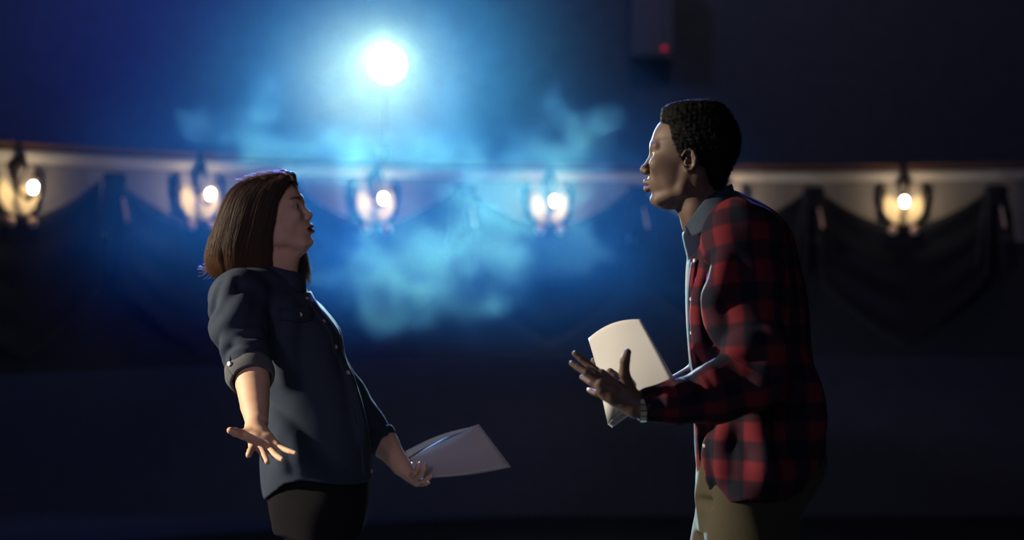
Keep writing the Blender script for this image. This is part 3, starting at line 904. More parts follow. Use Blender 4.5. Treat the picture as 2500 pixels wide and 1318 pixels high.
wb = [648, 642, 640, 643, 648, 650, 640, 626, 610, 596, 580, 570, 565, 566, 585]
ww = [0.190, 0.185, 0.178, 0.170, 0.162, 0.155, 0.150, 0.150, 0.154, 0.160, 0.168, 0.170, 0.168, 0.14, 0.10]
zW = lambda ps: [W(0, p, YW)[2] for p in ps]
xW = lambda ps: [W(p, 0, YW)[0] for p in ps]
coreF.add(loft(zW(wz), [x - 0.045 for x in xW(wf)], [x + 0.045 for x in xW(wb)], [w - 0.045 for w in ww], YW))
w_ank = {-1: (W(770, 0, YW)[0], YW - 0.10), 1: (W(800, 0, YW)[0], YW + 0.10)}
for s in (1, -1):
    ax, ay = w_ank[s]
    coreF.chain([[W(780, 0, YW)[0], YW + s * 0.085, 0.82], [ax + 0.02, ay, 0.46], [ax, ay, 0.085]], [0.075, 0.05, 0.036], 0.03)
cv = coreF.mesh(0.010)
# near hand (her right): palm open towards the camera, thumb to the left
ww_ = W(624, 1041, 4.275)
wk = [W(617, 1089, 4.205), W(637, 1097, 4.195), W(657, 1096, 4.20), W(675, 1089, 4.215)]
wfg = [[W(611, 1101, 4.165), W(608, 1108, 4.145), W(606.5, 1112, 4.128)],
       [W(645, 1113, 4.155), W(649, 1122, 4.135), W(652.5, 1128, 4.12)],
       [W(671, 1110, 4.16), W(681, 1117, 4.142), W(689, 1121.5, 4.128)],
       [W(696, 1098, 4.192), W(709, 1102.5, 4.178), W(721, 1106, 4.168)]]
wt_ = [W(612, 1052, 4.262), W(592, 1060, 4.232), W(575, 1055, 4.212), W(562, 1051, 4.198)]
nF = Field()
nF.chain([W(614, 895, 4.425), W(617, 935, 4.39), W(622, 990, 4.335), W(627, 1030, 4.288), ww_], [0.0450, 0.0440, 0.0365, 0.0285, 0.0265], 0.003)
for p, k, op in hand_prims(ww_, wk, wfg, wt_, 0.0083, 0.0108, 0.027, 0.011): nF.add(p, k, op)
nF.add(rcone(W(608, 1062, 4.235), W(622, 1070, 4.225), 0.014, 0.012), 0.012)      # ball of the thumb
nv = nF.mesh(0.0019)
# far hand (her left): fingers curled round the lower edge of the pages
fF = Field()
fw = W(980, 1137, 4.86)
fF.chain([W(905, 1040, 4.92), W(938, 1083, 4.90), fw], [0.040, 0.037, 0.027], 0.02)
fk = [W(1002, 1166, 4.83), W(1010, 1172, 4.838), W(1016, 1176, 4.85), W(1018, 1178, 4.865)]
ff = [[W(1014, 1153, 4.795), W(1020, 1140, 4.785), W(1024, 1132, 4.785)],
      [W(1029, 1160, 4.795), W(1035, 1145, 4.785), W(1038, 1136, 4.785)],
      [W(1034, 1174, 4.82), W(1046, 1166, 4.805), W(1054, 1161, 4.80)],
      [W(1030, 1182, 4.85), W(1040, 1180, 4.835), W(1046, 1178, 4.828)]]
ft = [W(990, 1140, 4.875), W(1006, 1138, 4.905), W(1024, 1138, 4.91), W(1038, 1139, 4.905)]
for p, k, op in hand_prims(fw, fk, ff, ft, 0.0076, 0.0115, 0.027, 0.012): fF.add(p, k, op)
fv = fF.mesh(0.0026)
V, Q = merge(hv, cv, nv, fv)
w_body = mesh_obj('body', V, Q, W_SKIN, wom)
lip, brow = face_masks(V, WO, WM, WS)
q_ = ((V - WO) @ WM) / WS
lash = np.clip(1.5 - np.hypot((np.abs(q_[:, 1]) - 3.3) / 1.25, (q_[:, 2] - 12.35) / 0.42), 0, 1) * (q_[:, 0] > -3.2)
brow = np.maximum(brow, 0.85 * lash)
far_ = np.linalg.norm(V - LW(-8, 0, 10), axis=1) > 0.19
lip[far_] = 0; brow[far_] = 0
attr(w_body, 'lip', lip); attr(w_body, 'brow', brow)
for s in (1, -1): eyeball(wom, WO, WM, WS, s)

# ---- bob: a mass of hair with thousands of strands over it
HAIR, _nt, _b = node_mat('brown_hair')
_a = _nt.nodes.new('ShaderNodeAttribute'); _a.attribute_name = 'tone'
_r = _nt.nodes.new('ShaderNodeValToRGB'); _nt.links.new(_a.outputs['Fac'], _r.inputs[0]); _nt.links.new(_r.outputs[0], _b.inputs['Base Color'])
_r.color_ramp.elements[0].color = (0.075, 0.055, 0.045, 1); _r.color_ramp.elements[1].color = (0.19, 0.092, 0.042, 1)
_b.inputs['Roughness'].default_value = 0.45; _b.inputs['Specular IOR Level'].default_value = 0.25
_t = _nt.nodes.new('ShaderNodeBsdfTranslucent'); _nt.links.new(_r.outputs[0], _t.inputs['Color'])
_x = _nt.nodes.new('ShaderNodeMixShader'); _x.inputs[0].default_value = 0.3
_nt.links.new(_b.outputs[0], _x.inputs[1]); _nt.links.new(_t.outputs[0], _x.inputs[2])
_nt.links.new(_x.outputs[0], _nt.nodes['Material Output'].inputs['Surface'])
hp = [420.5, 424, 431, 445, 458, 487, 516, 555, 599, 633, 660, 676, 688]
hfr = [708, 714, 717, 714, 706, 694, 687, 680, 674, 674, 676, 674, 668]
hbk = [676, 648, 622, 591, 574, 553, 541, 528, 512, 507, 512, 524, 545]
hw_ = [0.018, 0.036, 0.052, 0.073, 0.083, 0.092, 0.096, 0.098, 0.099, 0.098, 0.094, 0.086, 0.07]
hair_l = loft(zW(hp), xW(hfr), xW(hbk), hw_, YW + 0.0, None, 3.1)
hF = Field()
hF.add(hair_l)
# far side locks falling forward of the neck, near side front lock
hF.chain([W(710, 470, YW + 0.075), W(712, 560, YW + 0.095), W(716, 640, YW + 0.095), W(722, 684, YW + 0.09)], [0.020, 0.020, 0.014, 0.006], 0.015)
hF.chain([W(724, 447, YW + 0.0), W(714, 432, YW), W(690, 425, YW)], [0.004, 0.009, 0.012], 0.012)
hF.chain([W(733, 478, YW + 0.035), W(722, 450, YW + 0.02), W(708, 434, YW)], [0.002, 0.006, 0.012], 0.012)
rid = Wob(31, 300, 12, (1, 1, 0.04)); rid2 = Wob(32, 90, 9, (1, 1, 0.15))
hF.add(((lambda P: (0.0012 * rid(P) + 0.0022 * rid2(P)).astype(np.float32)), W(620, 560, YW), 9.0), 0, 'd')
V, Q = hF.mesh(0.0028)
w_hair = mesh_obj('hair', V, Q, HAIR, wom)
zz, (Ff, Bf, Wf, Cf) = smooth_table(zW(hp), (xW(hfr), xW(hbk), hw_, [(a + b) / 2 for a, b in zip(xW(hfr), xW(hbk))]))
def hair_surface(phi, z, rad):
    fx = np.interp(z, zz, Ff); bx = np.interp(z, zz, Bf); wy = np.interp(z, zz, Wf); cx = np.interp(z, zz, Cf)
    c, s = np.cos(phi), np.sin(phi)
    ax = np.where(c > 0, fx - cx, cx - bx); n = 3.1
    r = (np.abs(c / ax) ** n + np.abs(s / wy) ** n) ** (-1 / n) * rad
    return np.stack([cx + r * c, YW + r * s, z], -1)
NS, MS_ = 5200, 16
phi0 = rng.uniform(0.55, 2 * math.pi - 0.55, NS)
ztop = W(0, 421.5, YW)[2]; zbot = W(0, 680, YW)[2]
t = np.linspace(0, 1, MS_)[None]
top_t = rng.uniform(0, 0.35, NS)[:, None] ** 1.5
end_t = np.clip(rng.normal(0.985, 0.04, NS), 0.75, 1.02)[:, None]
tt = top_t + (end_t - top_t) * t
zs = ztop + (zbot - ztop) * (0.10 * tt + 0.90 * tt ** 1.25)
ph = phi0[:, None] + 0.10 * np.sin(phi0 * 9)[:, None] * tt + rng.normal(0, 0.05, (NS, 1)) * tt ** 2
rad = 1.004 + np.abs(rng.normal(0, 0.016, (NS, 1))) + 0.012 * np.sin(phi0 * 23)[:, None] * tt + rng.normal(0, 0.02, (NS, 1)) * np.clip(tt - .7, 0, 1) * 2
P = hair_surface(ph, np.clip(zs, zz[0], zz[-1]), rad)
low = np.minimum(zs - zz[0], 0); P[..., 2] += low
# stray tips at the back and a loose cap of fine hairs on the crown
taper = 0.00042 * (1 - 0.6 * t ** 3) * np.ones((NS, 1))
tv, tq = tubes(P, taper)
paths2 = []
for _ in range(46):
    a = W(rng.uniform(508, 535), rng.uniform(630, 665), YW + rng.uniform(-0.05, 0.05))
    e = W(rng.uniform(480, 540), rng.uniform(640, 682), YW + rng.uniform(-0.06, 0.06)); m_ = (a + e) / 2 + [0, 0, -0.012]
    u = np.linspace(0, 1, MS_)[:, None]; paths2.append((1 - u) ** 2 * a + 2 * u * (1 - u) * m_ + u * u * e)
for _ in range(420):
    px = rng.uniform(590, 722); py = np.interp(px, [600, 622, 650, 690, 714, 725], [441, 431, 423, 420, 428, 446])
    y0 = YW + rng.normal(0, 0.03)
    a = W(px, py + 3, y0); e = W(px - rng.uniform(4, 24), py - rng.uniform(-3, 6), y0 + rng.normal(0, 0.012)); m_ = (a + e) / 2 + [0, 0, rng.uniform(0.002, 0.008)]
    u = np.linspace(0, 1, MS_)[:, None]; paths2.append((1 - u) ** 2 * a + 2 * u * (1 - u) * m_ + u * u * e)
for _ in range(320):
    f = rng.uniform(0, 1); px = np.interp(f, [0, .35, .7, 1], [698, 714, 728, 738]); py = np.interp(f, [0, .35, .7, 1], [421, 430, 458, 486])
    y0 = YW + rng.normal(0.012, 0.018); a = W(px - rng.uniform(4, 12), py - rng.uniform(4, 12) * (1 - f), y0)
    e = W(px + rng.uniform(-1, 3), py + rng.uniform(6, 18), y0 + rng.normal(0, 0.01)); m_ = (a + e) / 2 + [rng.uniform(0.001, 0.006), 0, rng.uniform(0, 0.004)]
    u = np.linspace(0, 1, MS_)[:, None]; paths2.append((1 - u) ** 2 * a + 2 * u * (1 - u) * m_ + u * u * e)
for _ in range(520):
    px = rng.uniform(706, 756); a = W(px - 12, rng.uniform(570, 640), YW + rng.uniform(0.07, 0.125))
    e = W(px + rng.uniform(-6, 8), rng.uniform(655, 698), YW + rng.uniform(0.06, 0.12)); m_ = W(px + rng.uniform(-4, 4), 650, YW + 0.11)
    u = np.linspace(0, 1, MS_)[:, None]; paths2.append((1 - u) ** 2 * a + 2 * u * (1 - u) * m_ + u * u * e)
paths2 = np.array(paths2)
tv2, tq2 = tubes(paths2, np.full(paths2.shape[:2], 0.0005))
o = mesh_obj('strands', tv, tq, HAIR, w_hair); o['kind'] = 'stuff'
tone = np.repeat(np.clip(rng.normal(0.45, 0.3, NS), 0, 1), MS_ * 3); tip = np.repeat(tt.reshape(-1), 3)
attr(o, 'tone', np.clip(tone * 0.42 + 0.62 * tip ** 4, 0, 1))  # random per strand; light on the lower hair painted in as paler tips
RIM_HAIR, _nt, _b = node_mat('pale_rim_hair')
_b.inputs['Base Color'].default_value = (0.22, 0.15, 0.10, 1); _b.inputs['Roughness'].default_value = 0.4  # paler than the bob: backlit rim of the hair put into its colour
_t = _nt.nodes.new('ShaderNodeBsdfTranslucent'); _t.inputs['Color'].default_value = (0.42, 0.33, 0.24, 1)
_x = _nt.nodes.new('ShaderNodeMixShader'); _x.inputs[0].default_value = 0.6
_nt.links.new(_b.outputs[0], _x.inputs[1]); _nt.links.new(_t.outputs[0], _x.inputs[2])
_nt.links.new(_x.outputs[0], _nt.nodes['Material Output'].inputs['Surface'])
o = mesh_obj('flyaway_hair', tv2, tq2, RIM_HAIR, w_hair); o['kind'] = 'stuff'

# ---- denim shirt
DENIM = mat('dark_denim', (0.026, 0.037, 0.058), 0.9, bump=0.22, scale=420, var=0.22, spec=0.15)
DENIM_IN = mat('denim_inside', (0.07, 0.075, 0.085), 0.9, bump=0.4, scale=420, var=0.2)
sF = Field()
torso_w = loft(zW(wz), xW(wf), xW(wb), ww, YW, None, 2.25)
sF.add(torso_w)
for s in (1, -1):
    sF.add(rcone(W(650, 700, YW + s * 0.05), W(592, 722, YW + s * 0.135), 0.058, 0.068), 0.05)
n_sh, n_el = W(583, 730, 4.585), W(610, 905, 4.43)
sl_n = [(n_sh, W(586, 800, 4.53), 0.082, 0.072), (W(586, 800, 4.53), W(602, 870, 4.465), 0.070, 0.060), (W(602, 870, 4.465), W(611, 914, 4.418), 0.057, 0.050)]
for a, b, r0, r1 in sl_n: sF.add(rcone(a, b, r0, r1), 0.02)
f_sh, f_el = W(700, 740, 4.92), W(845, 965, 4.965)
sl_f = [(f_sh, f_el, 0.070, 0.055), (f_el, W(926, 1076, 4.905), 0.055, 0.044)]
for a, b, r0, r1 in sl_f: sF.add(rcone(a, b, r0, r1), 0.025)
folds(sF, [
    ([(552, 690), (548, 730)], -0.006, 0.008, 0.02), ([(580, 688), (572, 742)], -0.006, 0.008, 0.02),
    ([(536, 700), (518, 765)], 0.005, 0.009, 0.02), ([(562, 690), (545, 765), (520, 800)], 0.006, 0.010, 0.025),
    ([(592, 735), (566, 790), (532, 818)], 0.006, 0.013, 0.035),
    ([(554, 800), (596, 787)], 0.004, 0.006, 0.016), ([(546, 860), (560, 822), (574, 797)], 0.005, 0.007, 0.02),
    ([(553, 850), (580, 815), (628, 808)], 0.0045, 0.007, 0.018), ([(576, 834), (600, 842), (638, 840)], 0.0045, 0.007, 0.018),
    ([(566, 872), (592, 858), (624, 858)], 0.0045, 0.007, 0.018), ([(570, 888), (586, 876), (608, 872)], 0.004, 0.006, 0.016),
    ([(662, 1005), (690, 1080), (700, 1140)], 0.006, 0.012, 0.03), ([(668, 1010), (715, 1070), (742, 1140)], 0.005, 0.012, 0.03),
    ([(700, 745), (690, 830), (700, 920)], 0.006, 0.014, 0.04), ([(840, 900), (866, 990), (880, 1080)], 0.005, 0.012, 0.03)], 4.25, 4.85)
k1, k2 = Wob(41, 24, 9, (1.5, 1.5, 0.6)), Wob(42, 75, 9, (1.2, 1.2, 0.6))
sF.add(((lambda P: (0.0026 * k1(P) + 0.0009 * k2(P)).astype(np.float32)), W(775, 950, YW), 9.0), 0, 'd')
hx2 = np.array(xW((600, 640, 656, 685, 715, 756, 824, 880, 920)))
hz2 = np.array(zW((1150, 1190, 1211, 1188, 1164, 1155, 1163, 1170, 1168)))
sF.add(((lambda P: (np.interp(P[..., 0], hx2, hz2) - P[..., 2]).astype(np.float32)), W(775, 1160, YW), 9.0), 0.005, 'i')
V, Q = sF.mesh(0.0042)
V = relax(V, Q, 1, 0.4)
w_shirt = mesh_obj('shirt', V, Q, DENIM, wom)

def ring_cuff(name, a, b, r0, r1, m, parent, thick=0.006, slant=None, waves=0.0):
    a = np.asarray(a); b = np.asarray(b); d = nrm(b - a)
    e1 = nrm(np.cross(d, [0.2, 0.3, 1])); e2 = np.cross(d, e1)
    n, m_ = 48, 9
    P = np.zeros((n + 1, m_, 3))
    for i in range(n + 1):
        t = 2 * math.pi * i / n
        dirn = math.cos(t) * e1 + math.sin(t) * e2
        for j in range(m_):
            u = j / (m_ - 1)
            r = r0 + (r1 - r0) * u + thick * 0.8 * math.sin(math.pi * u) + waves * math.sin(3 * t + 2.2 * u) * 0.5 + waves * 0.4 * math.sin(7 * t + 5 * u)
            P[i, j] = a + (b - a) * u + dirn * r
    P[n] = P[0]
    v, q = grid_sheet(P, thick)
    return mesh_obj(name, v, q, m, parent)
o = ring_cuff('cuff', W(608, 902, 4.432), W(615, 931, 4.397), 0.0600, 0.0520, DENIM_IN, w_shirt, 0.006, waves=0.0025)
o['label'] = 'rolled-up cuff showing paler inside of cloth'
ring_cuff('cuff', W(918, 1062, 4.91), W(931, 1083, 4.90), 0.047, 0.043, DENIM, w_shirt, 0.005, waves=0.003)
# sleeve tab and its pale button
v, q = strip_between([W(556, 862, 4.425), W(552, 885, 4.41), W(551, 912, 4.40), W(556, 940, 4.41)], [W(564, 862, 4.405), W(562, 886, 4.385), W(562, 912, 4.38), W(565, 938, 4.395)], 30, 5, 0.004)
mesh_obj('sleeve_tab', v, q, DENIM, w_shirt)
PEARL = mat('pearl_button', (0.70, 0.62, 0.55), 0.3, var=0.1)
COPPER = mat('copper_snap', (0.42, 0.28, 0.24), 0.35, 0.3, var=0.1)
button('button', W(560, 888, 4.378), (-0.55, -0.8, 0.1), 0.0068, PEARL, w_shirt)
def on_torso(px, py):
    """Front-right surface of the shirt under a pixel (the side that faces the camera)."""
    return project(sF, px, py, 4.4, 4.85)
for px, py in ((750, 730), (790, 785), (819, 847), (850, 910), (905, 1150)):
    p = on_torso(px, py); button('button', p, (0.55, -0.8, 0.15), 0.0062, COPPER, w_shirt)
p = on_torso(733, 768); button('button', p + [0, -0.003, 0], (0.3, -0.95, 0.1), 0.0065, COPPER, w_shirt)
# breast pocket flap
rows = []
for py in (752, 768, 782):
    rows.append([on_torso(px, py + (4 if 715 < px < 750 and py > 775 else 0)) + [0, -0.004, 0] for px in (682, 700, 718, 733, 748, 764)])
v, q = grid_sheet(np.array(rows), 0.003)
mesh_obj('pocket_flap', v, q, DENIM, w_shirt)
# placket strip
pl = [(752, 712), (772, 748), (797, 786), (815, 810), (824, 846), (842, 890), (858, 930), (872, 980), (886, 1040), (893, 1100), (898, 1160)]
A = [on_torso(x - 12, y) + [0, -0.002, 0] for x, y in pl]; Bq = [on_torso(x + 6, y) + [0.001, -0.002, 0] for x, y in pl]
v, q = strip_between(A, Bq, 60, 5, 0.004)
mesh_obj('placket', v, q, DENIM, w_shirt)
# standing collar open at the throat
cy = YW
top = [W(738, 662, cy + 0.055), W(716, 655, cy + 0.075), W(660, 640, cy + 0.062), W(622, 640, cy), W(655, 648, cy - 0.064), W(700, 660, cy - 0.070), W(728, 666, cy - 0.045), W(741, 678, cy - 0.02)]
bot = [W(742, 705, cy + 0.06), W(716, 700, cy + 0.085), W(640, 690, cy + 0.085), W(605, 690, cy), W(640, 700, cy - 0.092), W(690, 712, cy - 0.098), W(728, 716, cy - 0.075), W(746, 712, cy - 0.03)]
v, q = strip_between(top, bot, 48, 8, 0.005, 0.006, (0.2, 0, 0.6))
mesh_obj('collar', v, q, DENIM, w_shirt)

# ---- trousers and shoes
BLACK = mat('black_cotton', (0.008, 0.008, 0.010), 0.9, bump=0.3, scale=300, spec=0.06)
tF = Field()
tF.add(loft(zW((1290, 1240, 1190, 1150, 1110)), xW((890, 900, 902, 900, 896)), xW((668, 658, 650, 652, 660)), [0.17, 0.178, 0.175, 0.165, 0.155], YW))
for s in (1, -1):
    ax, ay = w_ank[s]
    tF.chain([W(788, 1240, YW + s * 0.085), W(785, 1400, YW + s * 0.09), [ax + 0.02, ay, 0.46], [ax, ay, 0.075]], [0.098, 0.088, 0.062, 0.046], 0.03)
tF.add(((lambda P: (0.0022 * wq(P)).astype(np.float32)), W(775, 1300, YW), 9.0), 0, 'd')
v, q = tF.mesh(0.0065)
mesh_obj('trousers', v, q, BLACK, wom)
for s in (1, -1): shoe(wom, w_ank[s][0], w_ank[s][1], 1, SHOE, 0.25)

# ------------------------------------------------------------------ her pages
wp = empty('script_pages', tuple(W(1110, 1110, 4.85)), 'flat white script pages hanging from the far hand of the woman', 'paper')
def sheet_w(k):
    n, m_ = 24, 14
    P = np.zeros((n, m_, 3))
    for i in range(n):
        for j in range(m_):
            u, v = i / (n - 1), j / (m_ - 1)
            tl, tr, br, bl = np.array([1001, 1119.]), np.array([1168, 1035.]), np.array([1241, 1139.]), np.array([1026, 1166.])
            p = (tl * (1 - u) + tr * u) * (1 - v) + (bl * (1 - u) + br * u) * v
            p[1] -= 7 * math.sin(math.pi * u) * (1 - v) - 6 * math.sin(math.pi * u) * v
            y = 4.86 - 0.05 * u + 0.02 * math.sin(math.pi * v) - 0.05 * v + 0.035 * (1 - v) ** 5 * math.sin(math.pi * min(1, u * 1.1)) + 0.05 * max(0, u - 0.85) * 2 * (1 - v)
            p += np.array([1.6 * k * (0.4 + v), 0.4 * k])
            P[i, j] = W(p[0], p[1], y + 0.0022 * k)
    return grid_sheet(P, 0.0008)
for k in range(4):
    v, q = sheet_w(k)
    mesh_obj('sheet', v, q, PAPER, wp)
# curled-over top edge of the front page
n = 20; P = np.zeros((n, 6, 3))
for i in range(n):
    u = i / (n - 1)
    a = np.array([990, 1101.]) * (1 - u) + np.array([1150, 1042.]) * u; a[1] -= 8 * math.sin(math.pi * u)
    for j in range(6):
        t = j / 5
        wdt = 17 * (1 - u) ** 0.8 + 2
        P[i, j] = W(a[0] + 1.5 * t, a[1] + wdt * t, 4.866 - 0.05 * u + 0.006 * (1 - t) * (1 - u))
v, q = grid_sheet(P, 0.0006)
mesh_obj('curled_edge', v, q, PAPER, wp)
# ------------------------------------------------------------------ theatre
DARKW = mat('dark_plaster', (0.06, 0.06, 0.075), 0.9, bump=0.3, scale=8, var=0.3)
STAGE = mat('black_stage_boards', (0.018, 0.017, 0.017), 0.6, bump=0.3, scale=14, var=0.4)
FRONTW = mat('black_balcony_cloth', (0.022, 0.022, 0.032), 0.95, bump=0.3, scale=60)
PANEL = mat('grey_cream_panel', (0.34, 0.30, 0.27), 0.8, bump=0.2, scale=25, var=0.1)
CREAM = mat('cream_plaster', (0.60, 0.54, 0.47), 0.75, bump=0.2, scale=25, var=0.08)
WOOD = mat('red_brown_wood', (0.16, 0.075, 0.052), 0.5, bump=0.2, scale=18, var=0.3)
DRAPE = mat('dark_blue_drape', (0.011, 0.011, 0.018), 0.9, bump=0.3, scale=120, var=0.3)
BRONZE = mat('dark_bronze', (0.030, 0.024, 0.020), 0.45, 0.2, bump=0.2, scale=90)
GOLD = mat('gilded_shell', (0.80, 0.64, 0.38), 0.5, 0.0, bump=0.2, scale=60, var=0.15)
PINK = mat('copper_ball', (0.85, 0.52, 0.38), 0.4, 0.0, var=0.1)

def box(name, lo, hi, m, parent=None, kind=None):
    x0, y0, z0 = lo; x1, y1, z1 = hi
    V = [(x, y, z) for x in (x0, x1) for y in (y0, y1) for z in (z0, z1)]
    Q = [(0, 1, 3, 2), (4, 6, 7, 5), (0, 4, 5, 1), (2, 3, 7, 6), (1, 5, 7, 3), (0, 2, 6, 4)]
    o = mesh_obj(name, V, Q, m, parent, smooth=False)
    if kind: o['kind'] = kind
    return o

X0, X1, Y0, Y1, ZH, ZC = -7.0, 8.5, -3.0, 17.0, -1.0, 7.5
tag(box('floor', (X0, Y0, -0.12), (X1, 6.6, 0.0), STAGE, kind='structure'))
box('trim_2', (X0, 6.5, ZH), (X1, 6.6, -0.125), DARKW, kind='structure')
box('floor_auditorium', (X0, 6.6, ZH - 0.1), (X1, Y1, ZH), DARKW, kind='structure')
box('wall_back', (X0, Y1, ZH), (X1, Y1 + 0.2, ZC), DARKW, kind='structure')
box('wall_left', (X0 - 0.2, Y0, ZH), (X0, Y1, ZC), DARKW, kind='structure')
box('wall_right', (X1, Y0, ZH), (X1 + 0.2, Y1, ZC), DARKW, kind='structure')
box('ceiling', (X0, Y0, ZC), (X1, Y1, ZC + 0.2), DARKW, kind='structure')

# balcony: everything follows one arc
AC, AR, T0, DT = np.array([1.803, 6.562]), 6.284, -0.8836, 0.2118
def arc(t, r, z): return np.array([AC[0] + (AR + r) * math.sin(t), AC[1] + (AR + r) * math.cos(t), z])
ZB = CAM_Z + 0.508                                   # bulbs
def sweep(name, prof, t0, t1, n, m, parent=None, kind='structure', closed=True):
    P = [[arc(t0 + (t1 - t0) * i / n, r, z) for r, z in prof] for i in range(n + 1)]
    k = len(prof); V = np.array(P).reshape(-1, 3); Q = []
    for i in range(n):
        for j in range(k if closed else k - 1):
            Q.append((i * k + j, i * k + (j + 1) % k, (i + 1) * k + (j + 1) % k, (i + 1) * k + j))
    Q.append(tuple(range(k))[::-1]); Q.append(tuple(n * k + j for j in range(k)))
    o = mesh_obj(name, V, Q, m, parent, smooth=False)
    if kind: o['kind'] = kind
    return o
TA, TB = T0 - 0.60, T0 + DT * 8.5
# wall of the balcony front (cream), with its floor going back to the rear wall
sweep('wall_balcony', [(0.0, ZB - 1.15), (0.0, ZB + 0.225), (0.16, ZB + 0.225), (0.16, ZB - 1.15)], TA, TB, 130, FRONTW)
sweep('trim_4', [(-0.002, ZB - 0.30), (-0.012, ZB - 0.30), (-0.012, ZB + 0.14), (-0.002, ZB + 0.14)], TA, TB, 130, PANEL)
sweep('floor_balcony', [(0.165, ZB - 1.15), (0.165, ZB - 1.0), (3.6, ZB - 1.0), (3.6, ZB - 1.15)], TA, TB, 60, DARKW)
sweep('trim_1', [(-0.01, ZB + 0.228), (-0.05, ZB + 0.245), (-0.055, ZB + 0.275), (0.24, ZB + 0.275), (0.24, ZB + 0.228)], TA, TB, 130, WOOD)
sweep('trim_3', [(-0.003, ZB + 0.145), (-0.04, ZB + 0.160), (-0.060, ZB + 0.195), (-0.060, ZB + 0.222), (-0.003, ZB + 0.222)], TA, TB, 130, CREAM)

# swags of dark cloth hung from bracket to bracket along the front
def swag(i):
    tc = T0 + DT * i
    n, m_ = 40, 18
    P = np.zeros((n + 1, m_, 3))
    for a in range(n + 1):
        u = a / n * 2 - 1
        topz = ZB + 0.045 - 0.255 * (1 - abs(u) ** 1.75)
        for b in range(m_):
            v = b / (m_ - 1)
            z = topz - v * (0.88 - 0.20 * abs(u)) + 0.02
            r = -0.035 - 0.016 * math.sin(v * 21 + 0.7 * (1 - abs(u))) * (1 - abs(u) ** 4) * (0.4 + 0.6 * (1 - v)) - 0.02 * (1 - u * u)
            P[a, b] = arc(tc + u * DT * 0.5 * 0.90, r, max(z, ZB - 1.12))
    v, q = grid_sheet(P, 0.012)
    o = mesh_obj('swag_drape', v, q, DRAPE)
    return o
places = ['below the lamp at the left edge', 'hung below the lamp left of the woman', 'under the third lamp',
          'hung below the lamp in the brightest smoke', 'hung behind the shoulder of the man', 'hung below the rightmost lamp']
for i in range(6):
    tag(swag(i), 'dark cloth swag on the balcony front ' + places[i], 'drape', 'dark swags along the balcony front')
tail_lab = ['left of the second lamp', 'behind the head of the woman', 'between third and fourth lamps', 'left of the face of the man', 'right of the shoulder of the man', 'right of the last lamp']
for i in range(6):
    tc = T0 + DT * (i + 0.5)
    F = Field()
    for k in range(5):
        o_ = (k - 2) * 0.006
        ln = 0.62 - 0.07 * abs(k - 2)
        F.chain([arc(tc + o_ * 0.7, -0.105, ZB + 0.06), arc(tc + o_ * 1.2, -0.108 - 0.012 * (k % 2), ZB - 0.12), arc(tc + o_ * 1.7, -0.112 - 0.012 * (k % 2), ZB - ln)], [0.020, 0.024, 0.018], 0.012)
    e = arc(tc, -0.06, ZB + 0.06)
    root = empty('drape_tail', tuple(arc(tc, -0.05, ZB - 0.6)), 'dark knotted drape tail on the balcony front, ' + tail_lab[i], 'drape', 'drape tails along the balcony front')
    v, q = F.mesh(0.012)
    mesh_obj('folds', v, q, DRAPE, root)
    K = Field(); K.add(rcone(arc(tc - 0.0075, -0.105, ZB + 0.075), arc(tc + 0.0075, -0.105, ZB + 0.075), 0.038, 0.038), 0.01); K.add(rcone(arc(tc - 0.0075, -0.11, ZB), arc(tc + 0.0075, -0.11, ZB), 0.038, 0.038), 0.04)
    v, q = K.mesh(0.012)
    mesh_obj('knot', v, q, DRAPE, root)
    pts = [arc(tc + 0.006, -0.145, ZB - 0.05), arc(tc + 0.010, -0.152, ZB - 0.19)]
    K = Field(); K.chain(pts, [0.007, 0.012], 0.005); v, q = K.mesh(0.005)
    mesh_obj('copper_streak', v, q, PINK, root)  # slim copper-coloured streak in front of the drape tail

